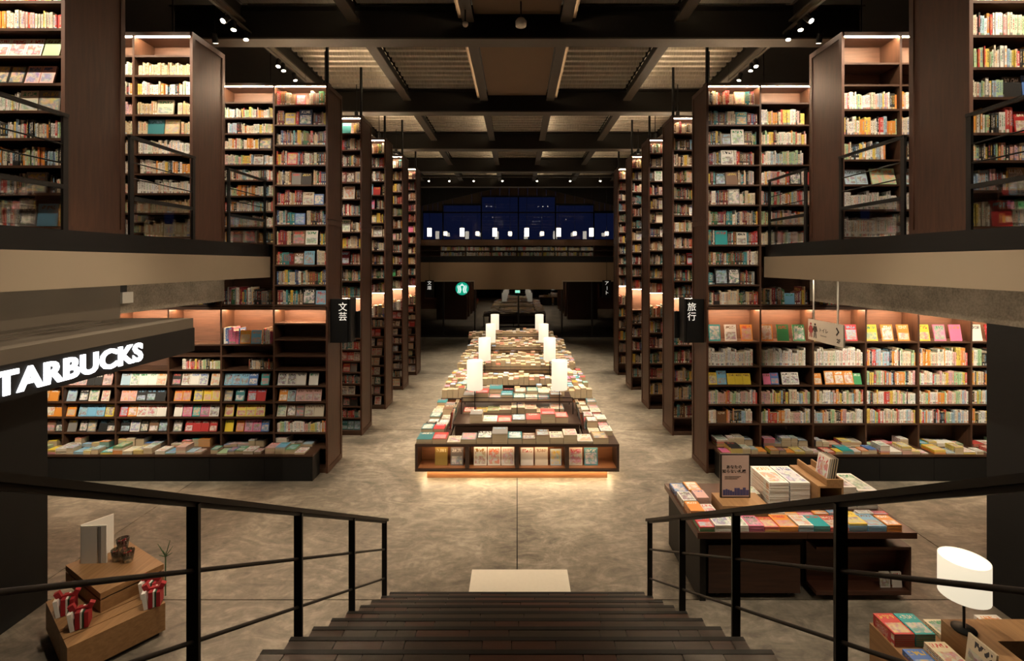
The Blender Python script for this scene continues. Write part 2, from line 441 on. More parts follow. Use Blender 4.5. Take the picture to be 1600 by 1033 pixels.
# corrugated deck between the joists
JX = [-4.13, -2.43, -.73, .73, 2.43, 4.13]
BEAM_Y = [.4, 3.9, 7.4, 10.9, 14.4, 17.9, 21.4]
def deck(x0, x1, y0, y1):
    g = G(); p = .23; y = y0
    prof = []
    while y < y1-.01:
        prof += [(y, 7.27), (y+.09, 7.27), (y+.11, 7.38), (y+.21, 7.38)]; y += p
    prof.append((min(y, y1), 7.27))
    n = len(prof)
    v = [(x0, a, z) for a, z in prof]+[(x1, a, z) for a, z in prof]
    g.add(v, [(i, i+1, n+i+1, n+i) for i in range(n-1)])
    return g
for i in range(5):
    for j in range(6):
        if i == 2 and BEAM_Y[j] < 10: continue
        mk('deck_sheet', deck(JX[i]+.05, JX[i+1]-.05, BEAM_Y[j]+.02, BEAM_Y[j+1]-.02), 'deck_metal', ce)
for j in range(3):
    mk('ceiling_board', G().box(JX[2]+.09, JX[3]-.09, BEAM_Y[j]+.15, BEAM_Y[j+1]-.15, 7.12, 7.16), 'ceiling_board', ce)
for y in BEAM_Y:
    bo = mk('cross_beam', G().box(-5.2, 5.2, y-.012, y+.012, 6.78, 7.26).box(-5.2, 5.2, y-.14, y+.14, 7.24, 7.262), 'steel_dark', ce)
    mk('beam_flange', G().box(-5.2, 5.2, y-.14, y+.14, 6.755, 6.78), 'steel_beam', bo)
for x in JX:
    for j in range(6):
        jo = mk('joist', G().box(x-.01, x+.01, BEAM_Y[j]+.15, BEAM_Y[j+1]-.15, 7.03, 7.26), 'steel_dark', ce)
        mk('joist_flange', G().box(x-.085, x+.085, BEAM_Y[j]+.15, BEAM_Y[j+1]-.15, 7.0, 7.03), 'steel_beam', jo)
        if abs(x) < 3:
            sx = 1 if x > 0 else -1
            mk('added_uplight', G().box(x+sx*.04, x+sx*.06, BEAM_Y[j]+.3, BEAM_Y[j+1]-.3, 7.031, 7.045), 'added_joist_glow', jo)  # added uplight, hidden by the flange, to brighten the deck
        if abs(x) < 1 and j < 3:
            mk('side_channel', G().box(x*1.16-.03 if x < 0 else x*1.16-.03, x*1.16+.03, BEAM_Y[j]+.15, BEAM_Y[j+1]-.15, 7.06, 7.2), 'ceiling_board', jo)

# upper floors (mezzanine) with edge beams, concrete beams, wing walls
for s, nm in ((-1, 'left'), (1, 'right')):
    fo = struct('floor_upper_'+nm, G().box(s*4.02, s*XW, YF, 7.86, 3.2, 3.5), 'dark_wall')
    mk('edge_fascia', G().box(s*3.99, s*4.03, YF, 7.86, 3.18, 3.51), 'fascia', fo)
    mk('edge_channel', G().box(s*4.01, s*4.08, YF, 7.86, 3.51, 3.70), 'black_metal', fo)
    mk('floor_build_up', G().box(s*4.08, s*XW, YF, 7.86, 3.5, 3.66), 'black_base', fo)
    struct('trim_concrete_beam_'+nm, G().box(s*4.73, s*5.1, YF, 7.86, 2.80, 3.2), 'concrete_beam')
    struct('wall_wing_'+nm, G().box(s*4.73, s*4.95, YF, 4.9, 0, 2.8), 'dark_wall')

# far end: glazed front, upper gallery
fe = bpy.data.objects.new('wall_back', None); COL.objects.link(fe); fe['kind'] = 'structure'
Zp = lambda py, Y=YB: EYE-(py-CY)*Y/F
xl, xr = (742-CX)*YB/F, (878-CX)*YB/F
mk('gallery_fascia', G().box(-XW, xl, YB-.15, YB+.15, Zp(440), Zp(410)).box(xl, xr, YB-.15, YB+.15, Zp(452), Zp(410)).box(xr, XW, YB-.15, YB+.15, Zp(440), Zp(410)), 'fascia_far', fe)
mk('fascia_trim', G().box(-XW, xl, YB-.17, YB-.15, Zp(440), Zp(440)+.05).box(xr, XW, YB-.17, YB-.15, Zp(440), Zp(440)+.05).box(xl-.03, xl, YB-.17, YB-.15, Zp(452), Zp(440)).box(xr, xr+.03, YB-.17, YB-.15, Zp(452), Zp(440)), 'fascia', fe)
mk('gallery_floor', G().box(-XW, XW, YB+.15, 24.6, Zp(424), Zp(411)), 'dark_wall', fe)
for i, (a, c) in enumerate(((-9, -5.5), (-5.5, (693-CX)*YB/F), ((693-CX)*YB/F, xl), (xl, 0.06), (.06, xr), (xr, (925-CX)*YB/F), ((925-CX)*YB/F, 5.5), (5.5, 9))):
    top = Zp(452) if xl-.01 <= a < xr-.01 else Zp(440)
    wn = struct('window_%d' % (i+1), G().box(a+.03, c-.03, YB, YB+.012, .06, top), 'front_glass')
    mk('mullion', G().box(c-.035, c+.035, YB-.05, YB+.06, 0, top).box(a+.03, c-.03, YB-.04, YB+.05, 0, .06), 'black_metal', wn)
mk('dark_backing', G().box(-XW, XW, 26.4, 26.6, 0, 3.3), 'dark_wall', fe)  # dark box added behind the glass to keep it near black
mk('dark_backing_top', G().box(-XW, XW, 24.6, 26.6, 3.3, 3.4), 'dark_wall', fe)
# gallery railing, low shelving and windows with gable
YG = 24.4
def ZG(py): return EYE-(py-CY)*YG/F
def XG(px): return (px-CX)*YG/F
rail = thing('gallery_railing', 'glass railing with black base along the far upper gallery', 'railing', (0, YB+.1, 3.46))
mk('base_rail', G().box(-5, 5, YB+.05, YB+.12, 3.46, 3.72), 'black_metal', rail)
for i in range(7):
    x = -5+i*10/7
    mk('glass_panel', G().box(x+.02, x+10/7-.02, YB+.08, YB+.09, 3.72, 4.5), 'rail_glass', rail)
mk('hand_rail', G().box(-5, 5, YB+.06, YB+.11, 4.5, 4.53), 'black_metal', rail)
lowc = thing('gallery_bookcase', 'long low walnut bookcase on the far gallery under the windows', 'bookcase', (0, 23.8, 3.5))
zt = Zp(374, 23.7); zb = Zp(384, 23.7)
mk('top_board', G().box(-5, 5, 23.7, 24.2, zb, zt), 'rail_wood', lowc)
mk('back_panel', G().box(-5, 5, 24.1, 24.2, 3.5, zb), 'rail_wood', lowc)
for i in range(3):
    z = 3.5+i*(zb-3.5)/3
    mk('shelf', G().box(-5, 5, 23.72, 24.1, z, z+.025), 'walnut_h', lowc)
for i in range(9):
    x = -5+i*1.25
    mk('upright', G().box(x-.015, x+.015, 23.72, 24.1, 3.525, zb), 'walnut', lowc)
for i in range(3):
    z = 3.5+i*(zb-3.5)/3+.026
    for k in range(-3, 3):
        spines(k*1.25+.03, k*1.25+1.22, 1, 23.75, z, (zb-3.5)/3-.03, 'pale', '%s shelf of the low gallery bookcase' % nth(i+1), 'books on the far gallery', tmul=1.6)
gw = G()
apex = ZG(286)
# wall above windows: dark upper wall with gable opening lined with boards
wu = mk('upper_wall', G().prism([(-XW, ZG(374)), (XG(660), ZG(374)), (XG(660), ZG(322)), (XG(811), apex), (XG(962), ZG(322)), (XG(962), ZG(374)), (XW, ZG(374)), (XW, ZC), (-XW, ZC)], YG-.1, YG, 'Y'), 'dark_ceiling', fe)
tops = [(612, 660, 343), (660, 692, 331), (692, 752, 320), (752, 810, 307), (810, 868, 307), (868, 928, 320), (928, 962, 331), (962, 1010, 343)]
for i, (a, c, tp) in enumerate(tops):
    x0, x1 = XG(a), XG(c)
    wn = struct('window_%d' % (i+9), G().box(x0+.03, x1-.03, YG+.05, YG+.06, ZG(374), ZG(tp)), 'sky_glass')
    mk('window_frame', G().box(x0-.02, x0+.03, YG, YG+.1, ZG(374), ZG(tp)).box(x1-.03, x1+.02, YG, YG+.1, ZG(374), ZG(tp)).box(x0, x1, YG, YG+.1, ZG(332)-.03, ZG(332)+.03).box(x0, x1, YG, YG+.1, ZG(tp)-.03, ZG(tp)+.04), 'black_metal', wn)
    # wood boards above each window
    n = 4
    for k in range(n):
        bx0 = x0+(x1-x0)*k/n; bx1 = x0+(x1-x0)*(k+1)/n
        zt_ = apex+.05
        mk('wall_board', G().box(bx0+.01, bx1-.01, YG+.02+.004*(k % 2), YG+.06, ZG(tp)+.04, zt_), 'slat_wood', fe)
mk('sill_wall', G().box(-XW, XW, YG, YG+.2, 3.5, ZG(374)), 'dark_wall', fe)
# pendants on the gallery
for i, px in enumerate((671, 722, 773, 823, 873, 924)):
    Y = 23.3; c = PX(px, 363, Y)
    p = thing('pendant_lamp', 'tall cylinder gallery pendant lamp, %s counted from the literature side' % nth(i+1), 'pendant lamp', (c.x, Y, c.z-.2), 'tall gallery pendants')
    mk('shade', G().lathe((c.x, Y, c.z), [(.0, -.2), (.10, -.2), (.10, .2), (0, .2)], 14), 'pendant_glow', p)
    mk('cord', G().tube((c.x, Y, c.z+.2), (c.x, Y, ZC), .008, 6), 'black_metal', p)
for i, px in enumerate((696, 746, 797, 847, 898, 948)):  # reflections of the pendants, built as small glowing lamps
    Y = 24.0; c = PX(px, 365, Y)
    p = thing('pendant_reflection', 'reflection of a pendant built as a small lamp, %s from the literature side' % nth(i+1), 'pendant lamp', (c.x, Y, c.z-.1), 'pendant reflections')
    mk('shade', G().lathe((c.x, Y, c.z), [(0, -.09), (.09, -.09), (.09, .09), (0, .09)], 12), 'pendant_glow', p)
    mk('cord', G().tube((c.x, Y, c.z+.09), (c.x, Y, ZC), .006, 6), 'black_metal', p)
# far track with small spots
def track(name, p, q, label):
    o = thing(name, label, 'light track', ((p[0]+q[0])/2, (p[1]+q[1])/2, p[2]))
    d = Vector(q)-Vector(p)
    if abs(d.x) > abs(d.y): mk('rail', G().box(p[0], q[0], p[1]-.02, p[1]+.02, p[2], p[2]+.035), 'steel_beam', o)
    else: mk('rail', G().box(p[0]-.02, p[0]+.02, p[1], q[1], p[2], p[2]+.035), 'steel_beam', o)
    n = max(2, int(d.length/1.7))
    for i in range(n+1):
        c = Vector(p)+d*(i/n)
        mk('hanger', G().tube((c.x, c.y, c.z+.03), (c.x, c.y, ZC), .004, 5), 'black_metal', o)
    return o
def spot_fixture(loc, target, watts, label, group, angle=55, col=NEUT, blend=.7, r=.042, top=None):
    L = Vector(loc); d = (Vector(target)-L).normalized()
    o = thing('track_spotlight', label, 'spotlight', (L.x, L.y, L.z-.12), group)
    h = L-Vector((0, 0, .09))
    mk('stem', G().tube(L if top is None else (L.x, L.y, top), h, .010, 6), 'black_metal', o)
    mk('housing', G().tube(h-d*.07, h+d*.06, r, 12).tube(h-d*.09, h-d*.07, r*.6, 12, r), 'black_metal', o)
    mk('lens', G().tube(h+d*.06, h+d*.0605, r*.82, 12), 'lens', o)
    if watts: spot(h+d*.075, h+d*3, watts, angle, blend, col, r*.8)
    return o
track('far_track', (-4.4, 19.2, 6.80), (4.4, 19.2, 6.80), 'thin pale light track spanning the hall before the gallery')
for i, px in enumerate((670, 702, 740, 785, 839, 891, 938)):
    x = (px-CX)*19.2/F
    spot_fixture((x, 19.2, 6.80), (x*.8, 16.6, 0), 60, 'black spotlight on the cross track, %s counted from the literature side' % nth(i+1), 'cross track spotlights', 50, r=.05)

# ------------------------------------------------------------------ bookcases
def bookcase(name, label, s, xa, width, y0, depth, z0, z1, bays, rows, leds, group, led_mat='led_warm', where='', styles=None, pal='mixed', plinth=.1, panel=True, joint=None, books=True):
    """xa: aisle-side X (positive number), s: side; bays: list of bay widths counted from the aisle; rows[bay]: shelf heights (top surface), from top"""
    X = lambda d: s*(xa+d)
    o = thing(name, label, 'bookcase', (s*(xa+width/2), y0+depth/2, z0), group)
    y1 = y0+depth
    th = .028
    # aisle side panel with a frame standing proud
    sp_ = mk('side_panel', G().box(X(0.012), X(.035), y0, y1, z0, z1), 'walnut_panel', o)
    if panel:
        fw = .055; segs = [(z0, z1)] if joint is None else [(z0, joint-.012), (joint+.012, z1)]
        for a, c in segs:
            g = G().box(X(0), X(.0125), y0, y0+fw, a, c).box(X(0), X(.0125), y1-fw, y1, a, c).box(X(0), X(.0125), y0+fw, y1-fw, c-fw*1.3, c).box(X(0), X(.0125), y0+fw, y1-fw, a, a+fw*1.6)
            mk('panel_frame', g, 'walnut_panel', sp_)
    mk('rear_panel', G().box(X(.035), X(width), y1-.02, y1, z0, z1), 'walnut', o)
    yb_ = y0+.34
    mk('back_panel', G().box(X(.035), X(width), yb_, yb_+.02, z0, z1-.05), 'walnut_back', o)
    mk('top_board', G().box(X(.012), X(width), y0, y1-.02, z1-.05, z1), 'walnut_h', o)
    if plinth: mk('plinth', G().box(X(.035), X(width), y0+.02, y1-.02, z0, z0+plinth-.03), 'black_base' if z0 > 1 else 'walnut_h', o)
    d = .035; pos = []
    for k, bw in enumerate(bays):
        pos.append((d, d+bw)); d += bw
        mk('upright', G().box(X(d), X(d+th), y0, yb_, z0+(plinth-.03 if plinth else 0), z1-.05), 'walnut', o)
        d += th
    for k, (a, c) in enumerate(pos):
        rz = rows[k]
        for i, z in enumerate(rz):
            mk('shelf', G().box(X(a), X(c), y0+.004, yb_, z-.024, z), 'walnut_h', o)
        for zt_ in leds[k]:
            mk('light_strip', G().box(X(a+.01), X(c-.01), (y0+.012 if zt_ > 4 else y0+.12), (y0+.03 if zt_ > 4 else y0+.15), zt_-.008, zt_), led_mat, o)
        if not books: continue
        tops_ = sorted(rz, reverse=True)
        for i, z in enumerate(tops_):
            up = min([q for q in [zz-.024 for zz in tops_]+[z1-.05] if q > z+.02])
            st = styles(k, i, z) if styles else R.choice(['mix', 'mix', 'spines', 'full'])
            pl = pal
            if isinstance(st, tuple): st, pl = st
            gap_books(X(a), X(c), s, y0+.0, z, min(up-z, .36), pl, '%s shelf, %s bay, %s' % (nth(i+1), nth(k+1), where), 'books in '+where, st)
    return o
SIDE = {-1: 'literature', 1: 'travel'}
UPZ = [5.98-.3245*k for k in range(11)]
ZTOP = 6.33
TY = [7.88+1.735*i for i in range(5)]
XT = 3.066
for s in (-1, 1):
    sd_ = SIDE[s]
    # tall towers behind the first
    for n in range(1, 5):
        low = [2.15-.225*k for k in range(9)]+[.10] if s < 0 else [2.15-.36*k for k in range(6)]
        low = [z for z in low if z >= .1]
        rows = UPZ+low
        def st(k, i, z, s=s):
            if abs(z-2.15) < .01: return R.choice(['empty', 'short'])
            if z < 2.1: return (R.choice(['covers', 'spines', 'covers']) if s < 0 else R.choice(['spines', 'full', 'mix']), 'moody' if s < 0 else 'mixed')
            return R.choice(['mix', 'mix', 'spines', 'full'])
        bookcase('tower_bookcase', 'full-height walnut tower bookcase, %s from the stairs on the %s side' % (nth(n+1), sd_), s, XT, 1.82, TY[n], .65, 0, ZTOP,
                 [.86, .86], [rows, rows], [[ZTOP-.05, 2.71], [ZTOP-.05, 2.71]], 'tower bookcases along the hall', where='%s tower, %s side' % (nth(n+1), sd_), styles=st, joint=4.12)
    # first tower with its long low wall of shelves
    up2 = [5.98-.253*k+.04 for k in range(10)] if s < 0 else [UPZ[0]+.03]+UPZ[1:8]
    up2 = [z for z in up2 if z > 3.66]
    if s < 0:
        lowr = [[2.436, 2.177, 1.912, 1.684, 1.42, 1.16, .912, .663], [2.094, 1.912, 1.684, 1.42, 1.16, .912, .663], [2.094, 1.912, 1.684, 1.42, 1.16, .912, .663]]+[[2.094, 1.684, 1.42, 1.16, .912, .663]]*3
    else:
        lowr = [[2.135, 1.741, 1.43, 1.119, .808]]*6
    lowr = [q_+[.42] for q_ in lowr]
    def st1(k, i, z, s=s):
        if z > 3.6 and k > 0:
            if z > 5.9: return 'empty'
            return (R.choice(['spines', 'full', 'mix', 'spines']), 'pale')
        if z > 2.6: return R.choice(['mix', 'mix', 'mix', 'full'])
        return 'empty'
    bw = .827
    rows1 = [UPZ]+[up2+[UPZ[10]]]*2
    bookcase('tower_bookcase', 'tall walnut bookcase carrying the hanging %s board' % ('literature' if s < 0 else 'travel'), s, XT, .035+3*(bw+.028), TY[0], .65, 2.70, ZTOP,
             [bw]*3, rows1, [[ZTOP-.05]]*3, 'tower bookcases along the hall', where='first tower, %s side' % sd_, styles=st1, plinth=0, joint=4.12)
    def st2(k, i, z, s=s):
        if z < .5: return 'empty'
        if s < 0:
            if k == 0: return ['empty', 'empty', 'empty', 'empty', ('covers', 'white'), ('covers', 'pale'), ('covers', 'moody'), ('full', 'pale')][i]
            if k == 1: return [('mix', 'bright'), 'empty', ('short', 'moody'), ('covers', 'bright'), ('covers', 'moody'), ('covers', 'pale'), ('covers', 'bright')][i]
            if k == 2: return ['empty', 'empty', ('short', 'pale'), ('covers', 'pale'), ('covers', 'bright'), ('covers', 'bright'), ('covers', 'moody')][i]
            return ['empty', 'empty', ('covers', 'pale'), ('covers', 'pale'), ('covers', 'bright'), ('covers', 'moody')][i]
        return [('big', 'bright'), ('spines', 'white') if k < 3 else ('full', 'pale'), ('covers', 'bright') if k < 3 else ('full', 'pale'), ('full', 'pale'), ('full', 'pale') if k else ('mix', 'pale')][i]
    nb = 6
    bookcase('wall_bookcase', 'long low walnut wall bookcase below the hanging %s board' % ('literature' if s < 0 else 'travel'), s, XT, .035+nb*(bw+.028), TY[0], .65, 0, 2.70,
             [bw]*nb, lowr, [[2.65]]*nb, None, 'led_shelf', 'low wall, %s side' % sd_, st2, plinth=.1)
    # projecting counter, one cabinet per bay
    for k in range(nb):
        a = XT+.035+k*(bw+.028); c = XT+.035+(k+1)*(bw+.028)
        if k == 0: a = XT+.13
        cb = thing('display_plinth', 'black plinth cabinet under flat books, %s from the aisle on %s side' % (nth(k+1), sd_), 'plinth', (s*(a+c)/2, 7.73, 0), 'plinths before the low wall shelves')
        mk('body', G().box(s*a, s*(c-.006), 7.60, 7.875, 0, .385), 'black_base', cb)
        mk('top_board', G().box(s*(a-.01), s*c, 7.585, 7.875, .387, .42), 'walnut_h', cb)
        x = min(s*a, s*c)+.01; hi = max(s*a, s*c)-.01; q = 0
        while x < hi-.10:
            wd = R.choice([.105, .13, .15, .18]); ht = min(.255, wd*1.42)
            if x+wd > hi: break
            q += 1
            n = R.choice([2, 3, 4, 6, 8]); th = R.uniform(.010, .018)
            stack('paperback', x, 7.59+R.uniform(0, .03), .4205, wd, ht, th, n, 'pale' if R.random() < .6 else 'bright', '%s pile, %s plinth, %s side' % (nth(q), nth(k+1), sd_), 'flat piles on the plinth cabinets')
            x += wd+.007
        x = min(s*(a+.02), s*c)+.035; q = 0
        while x < hi-.12:
            wd = R.choice([.105, .13, .15, .18])
            if x+wd > hi-.02: break
            q += 1
            stack('paperback', x, 7.90+R.uniform(0, .03), .4205, wd, wd*1.4, R.uniform(.010, .018), R.choice([3, 4, 6, 8, 9]), 'pale' if R.random() < .6 else 'bright', '%s pile behind %s plinth, %s side' % (nth(q), nth(k+1), sd_), 'flat piles on the plinth cabinets')
            x += wd+.006
    # upper floor bookcases
    if s < 0: rz0 = [6.036-.249*k for k in range(9)]+[3.74]; rzm = rz0
    else: rz0 = [5.942, 5.667, 5.357, 5.033, 4.718, 4.403, 4.087, 3.74]; rzm = [5.79, 5.477, 5.184, 4.914, 4.59, 4.34, 4.067, 3.74]
    for n, (y0, rz) in enumerate(((TY[0]-1.735, rz0), (TY[0]-3.47, rzm), (TY[0]-5.205, rzm))):
        def st3(k, i, z, s=s, n=n):
            if n == 0 and i == 0: return 'empty'
            if n == 0 and s > 0:
                return ['empty', 'empty', ('full', 'pale'), ('full', 'pale'), ('short', 'pale'), ('covers', 'pale'), ('full', 'white'), ('full', 'white')][i]
            if n == 0: return (R.choice(['full', 'spines', 'mix']), R.choice(['pale', 'buff', 'pale', 'white']))
            if z > 4.9 and z < 5.5 and s < 0: return ('covers', 'pale')
            return (R.choice(['full', 'spines', 'mix']), 'pale')
        bookcase('upper_bookcase', '%s walnut bookcase on the upper floor counted from the tower, %s side' % (nth(n+1), sd_), s, 4.10, .035+3*(.70+.028), y0, .68, 3.66, ZTOP,
                 [.70]*3, [rz]*3, [[ZTOP-.05]]*3, 'bookcases on the upper floor', where='%s upper bookcase, %s side' % (nth(n+1), sd_), styles=st3, plinth=.08)
        # railing closing the gap behind this bookcase
        ya, yb = y0+.68, y0+1.735
        if n == 2: pass
        rl = thing('balcony_railing', 'black balcony railing with rods and glass, %s from the tower on %s side' % (nth(n+1), sd_), 'railing', (s*4.06, (ya+yb)/2, 3.70), 'upper floor railings')
        ya += .01; yb -= .01; x = s*4.07
        mk('post', G().box(x-.012, x+.012, yb-.05, yb, 3.70, 4.74), 'black_metal', rl)
        mk('post', G().box(x-.012, x+.012, ya, ya+.05, 3.70, 4.74), 'black_metal', rl)
        mk('hand_rail', G().box(x-.02, x+.02, ya, yb, 4.72, 4.75), 'black_metal', rl)
        for zz in (4.47, 4.30): mk('rod', G().tube((x, ya, zz), (x, yb, zz), .007, 8), 'black_metal', rl)
        mk('mid_rail', G().box(x-.015, x+.015, ya+.05, yb-.05, 4.07, 4.11), 'black_metal', rl)
        mk('glass_panel', G().box(x-.004, x+.004, ya+.05, yb-.05, 3.72, 4.07), 'rail_glass', rl)
    for n in range(5):  # unseen strips added on the tower tops to light the deck
        cv = mk('added_tower_light', G().box(s*(XT+.12), s*(XT+1.6), TY[n]+.3, TY[n]+.34, ZTOP+.001, ZTOP+.02), 'added_tower_glow')
        tag(cv, 'added warm strip light lying on top of the %s tower on the %s side' % (nth(n+1), sd_), 'strip light', 'added strip lights on the towers')
    # hanger rods of the towers
    for n in range(5):
        hr = mk('hanger_rod', G().tube((s*(XT+.05), TY[n]+.1, ZTOP), (s*(XT+.05), TY[n]+.1, ZC), .028, 8).box(s*(XT+.05)-.05, s*(XT+.05)+.05, TY[n]+.05, TY[n]+.15, ZTOP, ZTOP+.02), 'black_metal')
        tag(hr, 'black steel hanger rod above the %s tower on the %s side' % (nth(n+1), sd_), 'rod', 'tower hanger rods')
    # tracks and spotlights over the upper floor edge; stairward spotlights added out of view
    tk = track('ceiling_track', (s*4.05, .4, 6.88), (s*4.05, 9.3, 6.88), 'long light track above the upper floor edge on the %s side' % sd_)
    for k_, (y, tg, wt) in enumerate(sorted([(6.75, (s*4.6, 4.2, 4.2), 22), (6.95, (s*3.2, 5.2, 0), 40), (7.25, (s*2.2, 6.0, 0), 35), (8.25, (s*3.4, 6.2, 2), 0), (8.42, (s*2.4, 7.2, 0), 60), (8.85, (s*2.0, 8.6, 0), 50),
                      (5.0, (s*3.55, 7.9, 4.6), 68), (4.8, (s*3.6, 7.9, 3.2), 45), (2.4, (s*3.4, 7.7, 1.0), 110), (2.0, (s*2.8, 5.4, .7), 90), (3.6, (-s*4.0, 6.2, 3.0), 130), (2.9, (-s*4.0, 4.6, 3.2), 110), (5.6, (-s*4.0, 7.2, 3.2), 70)], key=lambda q_: q_[0])):
        spot_fixture((s*4.05, y, 6.88), tg, wt, 'black track spotlight, %s from the stair end of the upper edge track, %s side' % (nth(k_+1), sd_), 'upper edge spotlights, %s side' % sd_, 46)
    for n in range(3):  # spotlights added to brighten the upper shelves left in shadow
        y = TY[0]-1.735*n
        for k in range(2):
            spot_fixture((s*(4.45+.62*k), y-.72, 6.80), (s*(4.45+.62*k), y+.05, 4.75), (34, 46, 50)[n], '%s added spotlight over the upper gap before the %s bookcase, %s side' % (nth(k+1), ('tower', 'first', 'second')[n], sd_), 'added upper gap spotlights', 100, top=ZC)
    # downlights beneath the mezzanine washing the low wall shelves
    for k in range(4):
        x = s*(5.35+k*.8)
        dl = thing('soffit_spotlight', 'small black spotlight beneath the upper floor, %s from the hall, %s side' % (nth(k+1), sd_), 'spotlight', (x, 6.3, 3.08), 'soffit spotlights')
        mk('housing', G().tube((x, 6.3, 3.2), (x, 6.36, 3.10), .04, 10), 'black_metal', dl)
        mk('lens', G().tube((x, 6.36, 3.10), (x, 6.3605, 3.0992), .033, 10), 'lens', dl)
        spot((x, 6.38, 3.07), (x, 7.9, 1.1), 42, 95, .8)
    for k, y in enumerate((4.2, 4.9, 5.6, 6.3, 7.0, 7.6)):  # small lights added under the slab to brighten the concrete beam
        dl = thing('added_recessed_light', 'added recessed light in slab underside above the concrete beam, %s from the stairs, %s side' % (nth(k+1), sd_), 'spotlight', (s*4.16, y, 3.175), 'added soffit lights')
        mk('ring', G().tube((s*4.16, y, 3.2), (s*4.16, y, 3.186), .04, 12), 'black_metal', dl)
        mk('lens', G().tube((s*4.16, y, 3.186), (s*4.16, y, 3.185), .03, 12), 'lens', dl)
        spot((s*4.16, y, 3.18), (s*4.66, y, 2.86), 2.0, 140, .9)
    # lamps between the towers, throwing tower shadows over the hall floor
    for n in range(5):
        y = TY[n]+.65+(.55 if n != 2 else .40)
        spot_fixture((s*4.6, y, 6.7), (s*2.3, y-.2, 0), 300, 'black spotlight hung in the bay behind the %s tower, %s side' % (nth(n+1), sd_), 'bay spotlights', 50, top=ZC+.04)
        if n < 4: spot_fixture((s*3.5, TY[n+1]-.75, 6.72), (s*3.6, TY[n+1]+.05, 3.0), 42, 'black spotlight facing the books of the %s tower, %s side' % (nth(n+2), sd_), 'tower spotlights', 75, top=7.385)
# added spotlights for the middle of the hall, hidden behind the cross beams
for i, (y, tgs) in enumerate(((3.9, ((.9, 7.7, .5, 150), (1.2, 6.3, 0, 60), (3.7, 4.45, .4, 200))), (7.4, ((.5, 8.3, .7, 170), (1.3, 9.2, .6, 130), (.6, 10.5, .7, 230))), (10.9, ((.4, 11.2, .8, 280), (1.2, 12.2, .6, 200), (.5, 13.0, .7, 260))),
                                (14.4, ((.4, 14.4, .8, 280), (.9, 16.0, .7, 300))), (17.9, ((.6, 18.6, .5, 260), (1.6, 22.4, 2.9, 45), (3.4, 22.4, 2.9, 45))))):
    for s in (-1, 1):
        for k, (tx, ty, tz, wt) in enumerate(tgs):
            spot_fixture((s*(1.35+.28*k), y+.27, 7.14), (s*tx, ty, tz), wt, '%s added black spotlight behind the %s cross beam on the %s side' % (nth(k+1), nth(i+1), SIDE[s]), 'added hall spotlights', 46, top=7.27)

# ------------------------------------------------------------------ boards on the towers
for s in (-1, 1):
    xo = s*3.05
    b1 = thing('category_board', 'black book-shaped board reading %s hanging by the first tower' % ('literature in Japanese' if s < 0 else 'travel in Japanese'), 'sign', (s*2.9, 8.0, 2.1), 'category boards')
    X0, X1 = s*3.06, PX(544 if s < 0 else 1073, 0, 8.0).x
    zt_, zb_ = EYE-(467-CY)*8.0/F, EYE-(535-CY)*8.0/F
    mk('front_cover', G().box(X0, X1, 7.96, 8.0, zb_, zt_), 'black_metal', b1)
    X2 = PX(556 if s < 0 else 1061, 0, 8.0).x
    mk('spine', G().box(X1, X1*.985, 8.0, 8.26, zb_, zt_), 'black_base', b1)
    mk('back_cover', G().box(X1, X2, 8.23, 8.26, EYE-(528-CY)*8.25/F, EYE-(486-CY)*8.25/F), 'black_metal', b1)
    cx = PX(535.5 if s < 0 else 1081, 0, 7.955).x
    for k, ch in enumerate('文芸' if s < 0 else '旅行'):
        text('lettering', ch, .15, facing((cx, 7.957, EYE-(480.5+k*15-CY)*7.96/F), '-Y'), 'sign_text', b1, .001)
    M = T((PX(551 if s < 0 else 1067, 0, 8.228).x, 8.228, EYE-(502-CY)*8.228/F)) @ Rx(HP) @ Rz(-HP)
    text('small_lettering', 'LITERATURE' if s < 0 else 'TRAVEL', .035, M, 'tag_grey', b1, .001)
# restroom board
rs = thing('restroom_sign', 'cream hanging board with restroom figures, arrow and 2F', 'sign', (4.3, 6.78, 2.29))
mk('board', G().box(4.29, 4.31, 6.395, 7.17, 2.29, 2.59), 'white_plate', rs)
for y in (6.52, 7.05): mk('rod', G().tube((4.3, y, 2.59), (4.3, y, 3.2), .012, 8), 'white_plate', rs)
YZ = lambda y, z: (4.288, y, z)
def figure(yc, mat, dress):
    g = G(); x0, x1 = 4.2845, 4.289
    g.prism([(yc+.018*math.cos(a), 2.525+.018*math.sin(a)) for a in [i*math.pi/4 for i in range(8)]], x0, x1)
    if dress: g.prism([(yc-.02, 2.50), (yc+.02, 2.50), (yc+.045, 2.40), (yc-.045, 2.40)], x0, x1)
    else: g.prism([(yc-.035, 2.50), (yc+.035, 2.50), (yc+.022, 2.41), (yc-.022, 2.41)], x0, x1)
    for k in (-1, 1):
        g.prism([(yc+k*.006, 2.405), (yc+k*.022, 2.405), (yc+k*.03, 2.33), (yc+k*.016, 2.33)], x0, x1)
        g.prism([(yc+k*.02, 2.495), (yc+k*.032, 2.49), (yc+k*.058, 2.43), (yc+k*.046, 2.425)], x0, x1)
    return mk('figure', g, mat, rs)
figure(7.10, 'text_red', True); figure(7.0, 'text_black', False)
text('lettering', 'トイレ', .07, facing((4.2875, 6.81, 2.455), '-X'), 'text_black', rs, .001)
text('small_lettering', 'Restroom', .032, facing((4.2875, 6.81, 2.385), '-X'), 'tag_grey', rs, .001)
text('lettering', '2F', .075, facing((4.2875, 6.49, 2.36), '-X'), 'text_black', rs, .001, .002)
mk('arrow', G().prism([(6.54, 2.53), (6.525, 2.54), (6.475, 2.485), (6.525, 2.43), (6.54, 2.44), (6.50, 2.485)], 4.2845, 4.289), 'text_black', rs)

